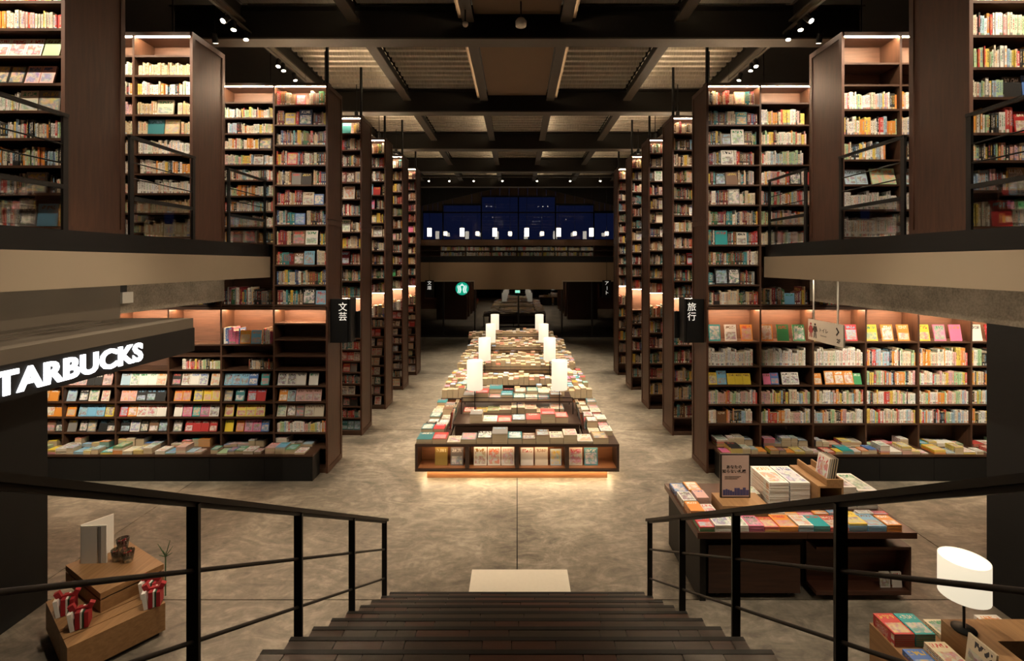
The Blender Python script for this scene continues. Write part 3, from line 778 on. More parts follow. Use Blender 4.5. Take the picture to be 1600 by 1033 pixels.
# ------------------------------------------------------------------ café canopy with lit letters
cp = thing('cafe_canopy', 'dark boxed canopy with white glowing letters over the cafe counter', 'canopy', (-4.25, 3.6, 2.376))
mk('top_box', G().box(-3.81, -4.65, YF+.1, 5.72, 2.647, 2.76), 'canopy_paint', cp)
mk('sign_board', G().box(-3.80, -4.65, YF+.1, 5.73, 2.376, 2.646), 'black_base', cp)
mk('top_ledge', G().box(-4.33, -4.65, YF+.1, 5.3, 2.76, 2.775).box(-4.45, -4.65, YF+.1, 5.2, 2.775, 2.79), 'canopy_paint', cp)
lt = text('glowing_lettering', 'STARBUCKS', .238, facing((-3.795, 4.165, 2.502), '+X') @ Matrix.Diagonal((1.14, 1.02, 1, 1)), 'letter_glow', cp, .006, .009, 'CENTER', 1.05)
struct('trim_1', G().box(-4.65, -4.72, YF+.1, 5.70, 2.76, 3.19), 'panel_paint')
el = thing('emergency_light', 'small cream emergency light box on the concrete beam', 'emergency light', (-4.68, 5.78, 2.95))
mk('bracket', G().box(-4.70, -4.73, 5.74, 5.86, 3.06, 3.18), 'steel_dark', el)
mk('box', G().box(-4.64, -4.73, 5.72, 5.88, 2.93, 3.06), 'white_plate', el)

# ------------------------------------------------------------------ far signs
lg = thing('round_logo_sign', 'round green and white lit emblem on the far glazing', 'sign', ((722-CX)*YB/F, YB-.1, Zp(462)))
c = PX(722, 451, YB-.1)
def disc(r, y0, y1, n=28, cx=c.x, cz=c.z): return G().prism([(cx+r*math.cos(a), cz+r*math.sin(a)) for a in [i*2*math.pi/n for i in range(n)]], y0, y1, 'Y')
mk('disc', disc(.30, YB-.10, YB-.06), 'logo_green', lg)
# wavy white emblem strokes
g = G()
for k in (-1, 1):
    for j, (o1, o2) in enumerate(((.05, .12), (.15, .2))):
        pts = [(c.x+k*(o1+.02*math.sin(q*1.6)), c.z+.16-q*.07) for q in range(6)]; pts2 = [(c.x+k*(o2+.02*math.sin(q*1.6)), c.z+.14-q*.07) for q in range(6)]
        g.prism(pts+pts2[::-1] if k > 0 else (pts+pts2[::-1])[::-1], YB-.115, YB-.10, 'Y')
g.prism([(c.x-.05, c.z+.13), (c.x+.05, c.z+.13), (c.x+.07, c.z+.2), (c.x+.03, c.z+.18), (c.x, c.z+.25), (c.x-.03, c.z+.18), (c.x-.07, c.z+.2)], YB-.115, YB-.10, 'Y')
mk('emblem', g, 'logo_white', lg)
mk('hanger', G().box(c.x-.01, c.x+.01, YB-.09, YB-.07, c.z+.3, Zp(440)), 'black_metal', lg)
for px, tx, nm in ((671, '文庫', 'paperback'), (948, 'アート', 'art')):
    c = PX(px, 451, YB-.4)
    bs = thing('hanging_board', 'narrow black board with white vertical %s lettering near the far glazing' % nm, 'sign', (c.x, YB-.4, c.z-.4))
    mk('board', G().box(c.x-.2, c.x+.2, YB-.4, YB-.37, c.z-.42, c.z+.38), 'black_metal', bs)
    mk('hanger', G().tube((c.x, YB-.385, c.z+.38), (c.x, YB-.385, ZC), .008, 6), 'black_metal', bs)
    for k, ch in enumerate(tx):
        text('lettering', 'ー' if ch == 'ー' else ch, .2, facing((c.x, YB-.402, c.z+.24-k*.22), '-Y') @ (Rz(-HP) if ch == 'ー' else Matrix.Identity(4)), 'sign_text', bs, .001)
ex = thing('exit_sign', 'small green lit exit sign above the far doors', 'exit sign', (0.03, YB-.2, Zp(457.5)))
mk('box', G().box(-.10, .14, YB-.22, YB-.16, Zp(457.5), Zp(453)), 'white_plate', ex)
mk('face', G().box(-.08, .01, YB-.225, YB-.22, Zp(457), Zp(453.5)).box(.03, .12, YB-.225, YB-.22, Zp(457), Zp(453.5)), 'exit_glow', ex)

# ------------------------------------------------------------------ island tables with lamps
def lamp(x, y, z, label, group, h_pole=.475, sh=.51, rad=.14, bright=True):
    o = thing('table_lamp', label, 'lamp', (x, y, z), group)
    mk('base', G().lathe((x, y, z), [(0, 0), (.07, 0), (.07, .012), (.012, .016), (0, .016)], 18), 'black_metal', o)
    mk('pole', G().tube((x, y, z+.01), (x, y, z+h_pole+sh*.5), .008, 8), 'black_metal', o)
    shd = mk('shade', G().lathe((x, y, z+h_pole), [(rad, 0), (rad, sh), (rad-.004, sh), (rad-.004, 0), (rad, 0)], 32), 'lamp_shade', o)
    mk('shade_ring', G().lathe((x, y, z+h_pole+sh*.5), [(rad-.004, 0), (.01, 0), (.01, .004), (rad-.004, .004)], 12), 'black_metal', shd)
    l = bpy.data.lights.new('bulb', 'POINT'); l.energy = 9; l.color = WARM; l.shadow_soft_size = .04
    lo = bpy.data.objects.new('lamp_bulb_light', l); COL.objects.link(lo); lo.location = (x, y, z+h_pole+sh*.75)
    return o
HW = 1.6
for i in range(4):
    y0 = 7.62+2.6*i; y1 = y0+2.30; zt_ = .57
    nm = ['magazine', 'first paperback', 'second paperback', 'third paperback'][i]
    o = thing('display_island', 'walnut island table of the hall row heaped with %s piles' % ('magazine' if i == 0 else nm), 'display table', (0, (y0+y1)/2, 0), 'island tables in the hall')
    D = .36
    mk('counter_top', G().box(-HW, HW, y0, y0+D, zt_-.04, zt_).box(-HW, -HW+.5, y0+D, y1, zt_-.04, zt_).box(HW-.5, HW, y0+D, y1, zt_-.04, zt_), 'island_edge', o)
    mk('bottom_board', G().box(-HW, HW, y0, y1, .14, .175), 'island_edge', o)
    mk('side_board', G().box(-HW, -HW+.04, y0, y1, .175, zt_-.04), 'island_edge', o)
    mk('side_board', G().box(HW-.04, HW, y0, y1, .175, zt_-.04), 'island_edge', o)
    mk('back_board', G().box(-HW+.04, HW-.04, y0+D-.02, y0+D, .175, zt_-.04), 'island_wood', o)
    mk('cell_floor', G().box(-HW+.04, HW-.04, y0+.03, y0+D-.02, .176, .186), 'island_wood', o)
    for x in (-.785, 0, .785): mk('divider', G().box(x-.03, x+.03, y0+.005, y0+D-.02, .186, zt_-.04), 'island_edge', o)
    for x in (-1.19, -.39, .39, 1.19): mk('light_strip', G().box(x-.33, x+.33, y0+.10, y0+.12, zt_-.048, zt_-.041), 'led_cell', o)
    mk('plinth', G().box(-HW+.17, HW-.17, y0+.10, y1-.17, 0, .14), 'island_wood', o)
    mk('floor_light', G().box(-HW+.10, HW-.10, y0+.045, y0+.06, .125, .138).box(-HW+.10, -HW+.115, y0+.1, y1-.1, .125, .138).box(HW-.115, HW-.10, y0+.1, y1-.1, .125, .138), 'led_floor', o)
    # raised tiers in the middle
    ya = y0+.58; za = .70
    mk('tier_body', G().box(-1.05, 1.05, ya+.02, y1-.02, .175, za-.03), 'island_edge', o)
    mk('tier_board', G().box(-1.08, 1.08, ya, y1, za-.03, za), 'island_edge', o)
    yb = ya+.52; zb2 = .93
    fr = mk('rack_board', G().box(-1.0, 1.0, yb, yb+.68, zb2-.02, zb2), 'island_edge', o)
    for x in (-1.0, 0, 1.0):
        for y in (yb, yb+.6): mk('rack_leg', G().box(x-.008, x+.008, y, y+.016, za, zb2-.02), 'black_metal', fr)
    mk('rack_rail', G().box(-1.0, 1.0, yb-.008, yb, zb2+.06, zb2+.072).box(-1.0, -.988, yb-.008, yb+.004, zb2, zb2+.07).box(.988, 1.0, yb-.008, yb+.004, zb2, zb2+.07), 'black_metal', fr)
    mk('rack_light', G().box(-.95, .95, yb+.10, yb+.12, zb2-.028, zb2-.021), 'led_cell', fr)
    for s in (-1, 1):
        lamp(s*.75, y0+1.0, za+.001, 'cylinder shade lamp on the %s island, pole on the %s flank' % ('magazine' if i == 0 else nm, SIDE[s]), 'island lamps')
    # ---- goods
    isl = 'magazine island' if i == 0 else '%s island' % nm
    if i == 0:
        kind, pal = 'magazine', 'moody'
        wds, ths, ns = (.21, .22, .24), (.007, .012), (4, 7, 9, 12, 15)
    else:
        kind, pal = 'paperback', 'kraft'
        wds, ths, ns = (.105, .108, .11, .115), (.014, .02), (8, 10, 11, 12, 14)
    def row(xa, xb, y, z, place, back=False, nmul=1.0, pal=pal, wds=wds):
        x = xa; q = 0
        while True:
            wd = R.choice(wds); ht = wd*1.32 if i == 0 else wd*1.42
            if x+wd > xb: break
            q += 1
            if z < .8 and y < y0+1.08 and y+min(ht, D-.02) > y0+.92 and min(abs(x+wd/2-.75), abs(x+wd/2+.75)) < wd/2+.08: x += .02; q -= 1; continue
            if i == 0 and R.random() < .03: x += wd; continue
            n = max(1, int(R.choice(ns)*nmul)); th = R.uniform(*ths)
            stack(kind, x, y+R.uniform(0, .01), z+.0005, wd, min(ht, D-.02), th, n, pal, '%s pile, %s, %s' % (nth(q), place, isl), 'piles on '+isl, .85)
            x += wd+R.uniform(.005, .010)
    row(-HW+.02, HW-.02, y0+.01, zt_, 'front counter')
    for s in (-1, 1):
        y = y0+D+.02; r_ = 0
        while y < y1-.3:
            r_ += 1
            xa = -HW+.02 if s < 0 else HW-(.41 if i == 0 else .48)
            row(xa, xa+(.395 if i == 0 else .47), y, zt_, '%s row of the %s flank' % (nth(r_), SIDE[s]), nmul=.9, pal='moody' if i == 0 else 'bright' if i == 1 else 'kraft', wds=(.18, .185, .19) if i == 0 else wds)
            y += .262 if i == 0 else .175
    if i == 0:
        row(-1.02, 1.02, ya+.02, za, 'lower tier', pal='moody'); row(-.97, .97, yb+.04, za, 'shelf under the rack', nmul=.8, pal='pale'); row(-.97, .97, yb+.02, zb2, 'rack', pal='moody'); row(-.97, .97, yb+.345, zb2, 'back of the rack', pal='moody')
    else:
        for q, (yy, zz) in enumerate(((ya+.01, za), (ya+.178, za), (ya+.346, za), (yb+.02, zb2), (yb+.2, zb2), (yb+.4, zb2), (yb+.66, za), (yb+.84, za))):
            row(-1.02 if zz == za else -.97, 1.02 if zz == za else .97, yy, zz, '%s tier row' % nth(q+1), nmul=.8 if q < 6 else .6, pal='kraft')
    # upright magazines at the inner sides of the front island
    if i == 0:
        for s in (-1, 1):
            for k in range(9):
                c_ = pick('moody')
                add_book('magazine', T((s*(1.118+.022*(k % 3)), ya+.1+(k//3)*.30, .574)) @ Ry(-s*.12), .009, .22, .285, c_, accent(c_), '%s leaning copy beside the tiers, %s flank' % (nth(k+1), SIDE[s]), 'leaning magazines on the magazine island', .5)
# ten covers in the front cells of the magazine island
covers = [(-1.31, .20, .275, ('gold', (.30, .20, .05)), ('cream', (.55, .45, .25))), (-1.06, .20, .275, ('grey', (.20, .18, .17)), ('white', (.6, .58, .55))),
          (-.69, .205, .28, ('white', (.78, .74, .66)), ('brown', (.35, .2, .07))), (-.47, .205, .28, ('white', (.78, .74, .66)), ('orange', (.7, .14, .04))), (-.25, .205, .28, ('white', (.78, .74, .66)), ('pink', (.65, .35, .3))),
          (.055, .205, .27, ('white', (.74, .71, .65)), ('red', (.5, .05, .05))), (.285, .205, .275, ('cream', (.70, .62, .50)), ('brown', (.3, .15, .08))), (.53, .175, .25, ('pale blue', (.45, .52, .55)), ('yellow', (.7, .5, .06))),
          (.83, .21, .27, ('cream', (.62, .52, .42)), ('red', (.45, .05, .05))), (1.07, .215, .27, ('teal', (.10, .28, .32)), ('white', (.6, .6, .58)))]
for k, (x, wd, ht, c_, a_) in enumerate(covers):
    faceout('magazine', x, 7.62+.12, .187, wd, ht, .008, .14, 'moody', '%s cover in the lit front cells of the magazine island' % nth(k+1), 'covers in the front cells', c_, a_, 3.0)
# legged table behind the last island
o = thing('legged_table', 'walnut table on thin black legs behind the last island', 'table', (-.15, 18.6, 0))
mk('table_top', G().box(-1.85, 1.55, 18.2, 19.0, .56, .60), 'walnut_h', o)
for x in (-1.8, -.2, 1.5):
    for y in (18.25, 18.95): mk('leg', G().box(x-.015, x+.015, y-.015, y+.015, 0, .56), 'black_metal', o)
x = -1.82; q = 0
while x < 1.35:
    for r_ in range(4):
        q += 1
        stack('paperback', x, 18.22+r_*.185, .6005, .12, .17, .02, R.choice([6, 8, 10]), 'kraft', '%s pile on the legged table' % nth(q), 'piles on the legged table')
    x += .128

# ------------------------------------------------------------------ stairs with railings
ST, SR, Y0S, HWS, NS = .30, .167, 4.79, 1.25, 12
stair = thing('staircase', 'dark plank staircase with black stringers descending to the hall floor', 'staircase', (0, 3.0, 0))
for k in range(NS):
    z = SR*(k+1); yn = Y0S-ST*k
    td = mk('tread', G().box(-HWS, HWS, yn-ST-.02, yn-.004, z-.05, z-.014), 'black_base', stair)
    mk('riser', G().box(-HWS, HWS, yn-.02, yn-.006, z-SR, z-.05), 'black_base', stair)
    mk('nosing', G().box(-HWS, HWS, yn-.028, yn, z-.045, z+.001), 'black_metal', td)
    x = -HWS; i = 0
    widths = [.16, .28, .3, .34, .42, .5, .42, .34, .3, .28, .16]
    sh = R.uniform(-.04, .04)
    while x < HWS-.01:
        wdt = R.choice([.16, .24, .32, .42, .55]) if abs(x) < .7 else R.choice([.12, .2, .26])
        e = min(HWS, x+wdt)
        if HWS-e < .08: e = HWS
        mk('plank', G().box(x+.002, e-.002, yn-ST-.02, yn-.03, z-.014, z+R.uniform(-.0015, .0015)), R.choice(['stair_a', 'stair_b', 'stair_c', 'stair_a']), td)
        x = e
zl = SR*NS
mk('landing', G().box(-HWS, HWS, -2.4, Y0S-ST*NS-.02, zl-.05, zl), 'stair_a', stair)
mk('landing_support', G().box(-HWS, HWS, -2.4, Y0S-ST*NS-.3, 0, zl-.05), 'black_base', stair)
sl = SR/ST
for s in (-1, 1):
    yA, yB_ = Y0S+.03, Y0S-ST*NS
    g = G().prism([(yA, 0), (yA, .06), (yB_, .06+(yA-yB_)*sl), (yB_, (yA-yB_)*sl-.25), (yA-.45, 0)], s*HWS, s*(HWS+.02))
    mk('stringer', g, 'black_metal', stair)
    rl = thing('stair_railing', 'black steel stair railing with two thin rods on the %s side' % SIDE[s], 'railing', (s*1.285, 3.2, 0), 'stair railings')
    x = s*1.297
    zr = lambda y: .907+sl*(4.755-y)
    ye = 1.14
    mk('hand_rail', G().bar((x, 4.80, zr(4.80)-.012), (x, ye, zr(ye)-.012), .062, .026).bar((x, 4.79, zr(4.79)-.034), (x, ye, zr(ye)-.034), .03, .022), 'steel_dark', rl)
    for y in (4.755, 3.82, 2.885, 1.95, 1.18):
        mk('post', G().box(x-.024, x+.024, y-.008, y+.008, max(0, (Y0S-y)*sl-.1), zr(y)-.03), 'black_metal', rl)
    for dz in (.30, .585):
        mk('rod', G().tube((x, 4.755, zr(4.755)-dz), (x, ye, zr(ye)-dz), .009, 8), 'steel_dark', rl)

# floor plaque
pq = mk('floor_plaque', G().box(-.50, .555, 4.925, 5.40, 0, .004), 'plaque'); tag(pq, 'pale stone plaque let into the floor before the stairs', 'floor plaque')

# ------------------------------------------------------------------ book table beside the stairs
o = thing('book_table', 'brown double book table beside the stair railing with a poster on it', 'table', (2.9, 5.4, 0))
for k, (a, c_) in enumerate(((1.80, 2.893), (2.897, 3.99))):
    mk('table_top', G().box(a, c_, 4.85, 5.94, .655, .715), 'table_brown', o)
    mk('pedestal', G().box(a+.10, c_-.10, 4.98 if k == 0 else 5.11, 5.84, .05, .655), 'black_base', o)
    if k == 0: mk('pedestal_side', G().box(1.84, 1.90, 4.9, 5.9, 0, .655), 'black_base', o)
for k, (a, c_) in enumerate(((1.94, 2.87), (3.015, 3.97))):
    dr = mk('pull_out_box', G().box(a, c_, 4.93, 4.95, .06, .545) if k == 0 else G().box(a, c_, 5.07, 5.09, .06, .545).box(a, c_, 4.90, 5.07, .06, .10).box(a, c_, 4.90, 5.07, .515, .545).box(c_-.02, c_, 4.90, 5.07, .1, .515), 'table_brown', o)
    for x in (a+.1, c_-.1): mk('caster', G().tube((x-.015, 4.99, .03), (x+.015, 4.99, .03), .03, 10), 'black_metal', dr)
for k, x in enumerate((3.70, 3.82)):
    faceout('paperback', x, 4.95, .1005, .10, .15, .014, .12, 'white', '%s cream booklet standing in the open box of the book table' % nth(k+1), 'booklets in the open box', None, None, 2)
zt_ = .716
# poster in a black frame on an oak block
ps = thing('poster_stand', 'framed poster about Sapporo on an oak block on the book table', 'poster', (2.33, 5.32, zt_))
P0 = PX(1127, 778, 5.3); P1 = PX(1171, 711, 5.3)
mk('block', G().box(P0.x-.06, P1.x+.12, 5.12, 5.42, zt_, P0.z), 'oak', ps)
mk('frame', G().box(P0.x-.01, P1.x+.01, 5.30, 5.32, P0.z, P1.z+.01), 'black_metal', ps)
sheet = mk('sheet', G().box(P0.x+.006, P1.x-.006, 5.297, 5.301, P0.z+.014, P1.z-.004), 'poster_pink', ps)
pc = (P0.x+P1.x)/2
text('lettering', 'あなたの\n知らない札幌', .043, facing((pc-.015, 5.296, P1.z-.155), '-Y'), 'text_black', ps, .0005, .0006, 'CENTER', 1, 1.1)
for k in range(3): mk('small_print', G().box(P0.x+.035, pc+.06-.02*k, 5.2955, 5.2972, P1.z-.235-.014*k, P1.z-.231-.014*k), 'text_black', ps)
g = G(); x = P0.x+.016
while x < P1.x-.03:
    wdt = R.uniform(.015, .035); g.box(x, x+wdt, 5.2955, 5.2972, P0.z+.03, P0.z+.03+R.uniform(.03, .095)); x += wdt+.002
mk('skyline', g, 'text_navy', ps)
# oak riser with books, tall newspaper-like piles
bx = thing('oak_riser', 'open oak riser box on the book table holding upright books', 'riser', (3.35, 5.4, zt_))
mk('box', G().box(3.22, 3.24, 5.2, 5.75, zt_, 1.0).box(3.47, 3.49, 5.2, 5.75, zt_, 1.0).box(3.22, 3.49, 5.2, 5.75, 1.0, 1.02).box(3.24, 3.47, 5.6, 5.62, zt_, 1.0), 'oak', bx)
mk('tray', G().box(3.31, 3.33, 5.2, 5.75, 1.02, 1.09).box(3.33, 3.49, 5.2, 5.22, 1.02, 1.09).box(3.47, 3.49, 5.22, 5.75, 1.02, 1.09), 'oak', bx)
for k in range(4):
    c_ = [('white', (.76, .73, .68)), ('grey', (.3, .28, .26)), ('black', (.03, .03, .03)), ('black', (.02, .02, .02))][k]
    add_book('display_book', T((3.352+k*.026, 5.46, 1.026)) @ Rz(.0) @ Ry(.16) @ Rz(math.pi), .02, .0+.2, .265, c_, ('red', (.5, .06, .05)), '%s upright book in the oak riser tray' % nth(k+1), 'books in the oak riser', 1.5)
def yaw_flat_row(x0, x1, y, z, wds, ns, th, pals, place, asp=1.42):
    x = x0; q = 0
    while x < x1-.08:
        wd = R.choice(wds)
        if x+wd > x1: break
        q += 1
        stack('magazine', x, y, z+.0005, wd, wd*asp, R.uniform(*th), R.choice(ns), R.choice(pals), '%s pile, %s, book table' % (nth(q), place), 'piles on the book table', .9)
        x += wd+.006
yaw_flat_row(1.83, 3.97, 4.87, zt_, (.148, .16, .182), (3, 4, 5), (.010, .016), ('bright', 'pale'), 'front row', 1.32)
yaw_flat_row(1.83, 2.13, 5.12, zt_, (.13, .148), (3, 5), (.012, .018), ('bright',), 'second row')
yaw_flat_row(2.67, 3.95, 5.115, zt_, (.148, .16), (2, 3, 4), (.010, .016), ('bright', 'bright', 'pale'), 'second row behind', .48)
yaw_flat_row(1.83, 2.16, 5.36, zt_, (.13, .15), (4, 6), (.012, .018), ('pale', 'bright'), 'third row')
yaw_flat_row(1.83, 2.22, 5.62, zt_, (.13, .15), (3, 4), (.012, .018), ('bright',), 'back row')
yaw_flat_row(2.46, 2.74, 5.45, zt_, (.13, .135), (4, 6), (.012, .02), ('moody', 'pale'), 'row behind the poster')
for k, (x, hgt) in enumerate(((2.76, .30), (2.99, .29), (3.50, .24), (3.73, .20))):
    n = int(hgt/.0125)
    stack('magazine', x, 5.32, zt_+.0005, .215, .44, .0121, n, 'white', '%s tall white pile beside the oak riser' % nth(k+1), 'tall piles beside the oak riser', 1.0)

# ------------------------------------------------------------------ oak table with lamp (beside the wing wall)
o = thing('oak_table', 'oak display table with raised rim beside the wing wall', 'table', (3.5, 3.0, 0))
mk('body', G().box(2.63, 4.5, 1.7, 3.63, .05, .72), 'oak', o)
mk('plinth', G().box(2.7, 4.45, 1.75, 3.55, 0, .05), 'black_base', o)
mk('raised_rim', G().box(2.98, 4.45, 3.22, 3.42, .72, .90).box(2.98, 3.18, 1.8, 3.22, .72, .90).box(4.25, 4.45, 1.8, 3.22, .72, .90), 'oak', o)
mk('well', G().box(3.18, 4.25, 1.8, 3.22, .72, .74), 'black_base', o)
lamp(3.05, 3.32, .90, 'lit drum shade lamp standing on the oak table rim', None, .235, .255, .14)
cols = [('red', (.5, .05, .05)), ('teal', (.03, .36, .36)), ('blue', (.10, .2, .5)), ('cream', (.7, .6, .4)), ('sky blue', (.25, .45, .65)), ('yellow', (.72, .55, .06)), ('pink', (.62, .2, .28)), ('white', (.76, .73, .68))]
q = 0
for r_, y in enumerate((3.40, 3.13, 2.86, 2.6)):
    for j, x in enumerate((2.64, 2.787)):
        q += 1
        c_ = cols[(r_*2+j) % len(cols)]
        n = R.choice([3, 5, 7])
        for i in range(n):
            flat('magazine', x, y, .721+i*.0125, .14, .205, .012, 'bright', '%s pile on the oak table%s' % (nth(q), '' if i == n-1 else ', %s from its top' % nth(n-i)), 'piles on the oak table', c_, accent(c_), R.uniform(-.01, .01), 1 if i == n-1 else .3)
for k, (x, c_) in enumerate(((3.02, 'cream'), (3.2, 'maroon'), (3.4, 'white'), (3.6, 'blue'), (3.82, 'orange'), (4.0, 'white'))):
    cc = {'cream': (.7, .62, .44), 'maroon': (.3, .03, .04), 'white': (.75, .72, .66), 'blue': (.1, .16, .34), 'orange': (.66, .26, .06)}[c_]
    n = R.choice([2, 4, 6])
    for i in range(n): flat('magazine', x, 3.43, .721+i*.0165, .165, .19, .016, 'bright', '%s pile behind the oak table rim%s' % (nth(k+1), '' if i == n-1 else ', %s from its top' % nth(n-i)), 'piles on the oak table', (c_, cc), accent((c_, cc)), 0, 1 if i == n-1 else .3)
for k, (y, c_, a_) in enumerate(((3.2, ('cream', (.66, .58, .44)), ('black', (.04, .04, .05))), (2.95, ('white', (.72, .70, .66)), ('tan', (.5, .32, .2))), (2.7, ('navy', (.04, .06, .14)), ('white', (.7, .7, .7))), (2.45, ('white', (.7, .68, .6)), ('red', (.5, .1, .08))))):
    # leaning against the rim, cover toward the aisle
    add_book('display_book', T((2.945, y, .726)) @ Ry(.12) @ Rz(math.pi), .014, .19, .25, c_, a_, '%s cover leaning on the oak table rim' % nth(k+1), 'covers leaning on the oak rim', 2)

# ------------------------------------------------------------------ oak gift blocks beside the cafe wall
def rot_box(F_, u, v, a, b_, z0, z1):
    """box with front corner F_, along unit u by a and unit v by b_"""
    F_, u, v = Vector((*F_, 0)), Vector((*u, 0)), Vector((*v, 0))
    p = [F_, F_+v*b_, F_+v*b_+u*a, F_+u*a]
    vs = [q_+Vector((0, 0, z)) for z in (z0, z1) for q_ in p]
    return vs, [(3, 2, 1, 0), (4, 5, 6, 7), (0, 1, 5, 4), (1, 2, 6, 5), (2, 3, 7, 6), (3, 0, 4, 7)]
u = Vector((-.79, .613)); v = Vector((.613, .79))
ob = thing('gift_block', 'low oak block split by two dark grooves holding gift bundles', 'display block', (-3.7, 4.3, 0))
fx = Vector((-3.638, 3.933))
for k, (d0, d1) in enumerate(((0, .14), (.15, .27), (.28, .88))):
    seg = rot_box(fx+u*d0, u, v, d1-d0, .67, .04, .29) if k == 0 else rot_box(fx+u*d0, u, v, d1-d0, .67, .04, .29)
    mk('slab', G().add(*seg), 'oak', ob)
mk('core', G().add(*rot_box(fx+u*.03+v*.03, u, v, .8, .6, 0, .26)), 'black_base', ob)
ub = thing('oak_box', 'smaller oak box with a lid set askew on the gift block', 'display block', (-3.9, 4.6, .29))
u2 = Vector((-.86, .51)); v2 = Vector((.51, .86)); f2 = Vector((-3.71, 4.33))
mk('box', G().add(*rot_box(f2, u2, v2, .80, .50, .29, .395)), 'oak', ub)
mk('gap', G().add(*rot_box(f2+u2*.015+v2*.015, u2, v2, .77, .47, .395, .41)), 'black_base', ub)
mk('lid', G().add(*rot_box(f2, u2, v2, .80, .50, .41, .462)), 'oak', ub)
# open white picture-book box
wb = thing('white_folder', 'open cream folder standing upright on the oak box', 'folder', (-4.25, 4.75, .462))
c0 = Vector((-4.27, 4.76))
mk('front_cover', G().add(*rot_box(c0, Vector((.98, .05)).normalized(), Vector((-.05, 1)).normalized(), .24, .014, .462, .83)), 'paper_white', wb)
mk('back_cover', G().add(*rot_box(c0, Vector((.55, .83)).normalized(), Vector((-.83, .55)).normalized(), .26, .014, .462, .84)), 'paper_white', wb)
mk('spine_band', G().add(*rot_box(c0+Vector((.165, -.0035+.0085)), Vector((.98, .05)).normalized(), Vector((-.05, 1)).normalized(), .028, .004, .468, .824)), 'tag_grey', wb)
for k, (x, y, z) in enumerate(((-3.96, 4.82, .462), (-3.84, 4.80, .462), (-3.90, 4.81, .574))):
    j = thing('gift_jar', '%s glass jar with red filling beside the cream folder' % ['shorter', 'outer', 'topmost'][k], 'jar', (x, y, z), 'gift jars')
    mk('glass', G().lathe((x, y, z), [(0, .002), (.042, .002), (.055, .11), (.052, .11), (.040, .006)], 18), 'jar_glass', j)
    mk('cup', G().lathe((x, y, z), [(0, .003), (.038, .003), (.045, .055), (0, .055)], 14), 'white_plate', j)
    g = G()
    for q in range(7):
        a = q*.9; g.box(-.02, .02, -.006, .006, -.006, .006, T((x+.022*math.cos(a), y+.022*math.sin(a), z+.068+.008*(q % 3))) @ Rz(a*1.7) @ Ry(.5))
    mk('filling', g, 'red_felt', j)
pt = thing('fir_sprig', 'small dark green sprig behind the oak box', 'sprig', (-3.60, 4.98, 0))
g = G()
for q in range(9):
    a = q*.7; g.tube((-3.60, 4.98, .40), (-3.60+.07*math.cos(a), 4.98+.05*math.sin(a), .44+.05*(q % 3)), .005, 5, .002)
g.tube((-3.60, 4.98, 0), (-3.60, 4.98, .41), .006, 6)
mk('needles', g, 'plant_green', pt)
def bundle(x, y, z, rz, label):
    o = thing('gift_bundle', label, 'gift', (x, y, z), 'red and white gift bundles')
    M = T((x, y, z+.009)) @ Rz(rz)
    mk('packet', G().box(-.05, -.02, -.06, .06, 0, .15, M @ Ry(-.15)), 'paper_white', o)
    mk('packet', G().box(-.018, .012, -.06, .06, 0, .14, M), 'red_felt', o)
    mk('packet', G().box(.014, .026, -.055, .055, 0, .14, M), 'paper_white', o)
    mk('packet', G().box(.028, .04, -.055, .055, 0, .135, M), 'green_felt', o)
    mk('packet', G().box(.042, .07, -.06, .06, 0, .13, M), 'red_felt', o)
    mk('ribbon', G().box(-.06, .08, -.01, .01, .13, .155, M).box(-.03, .01, -.02, .02, .15, .2, M @ Ry(.5)).box(.0, .04, -.02, .02, .15, .2, M @ Ry(-.4)), 'red_felt', o)
bundle(-4.02, 4.33, .29, .5, 'red and white ribboned gift bundle on the outer slab of the oak block')
bundle(-3.75, 4.17, .29, .5, 'red and white ribboned gift bundle beside the grooves of the oak block')
bundle(-3.32, 4.43, .29, .4, 'red ribboned gift bundle at the far end of the oak block')
bundle(-3.44, 4.56, .29, .2, 'red and white gift bundle tucked behind the oak box')

# ceiling fittings
sp_ = thing('ceiling_speaker', 'round cream speaker hanging under the middle ceiling board', 'speaker', (.04, 6.2, 6.45))
c = PX(814, 36, 6.9)
mk('body', G().lathe((c.x, 6.9, c.z), [(0, -.05), (.075, -.045), (.08, .02), (.05, .06), (0, .06)], 18), 'white_plate', sp_)
mk('stem', G().tube((c.x, 6.9, c.z+.05), (c.x, 6.9, 7.12), .012, 6), 'black_metal', sp_)
c = PX(727, 39, 6.9)
dm = thing('dome_camera', 'tiny white dome camera under the joist by the ceiling speaker', 'camera', (c.x, 6.9, c.z-.04))
mk('body', G().lathe((c.x, 6.9, c.z), [(0, -.035), (.028, -.02), (.04, .0), (.04, .03), (0, .03)], 14), 'white_plate', dm)
mk('stem', G().tube((c.x, 6.9, c.z+.03), (c.x, 6.9, 7.0), .01, 6), 'black_metal', dm)

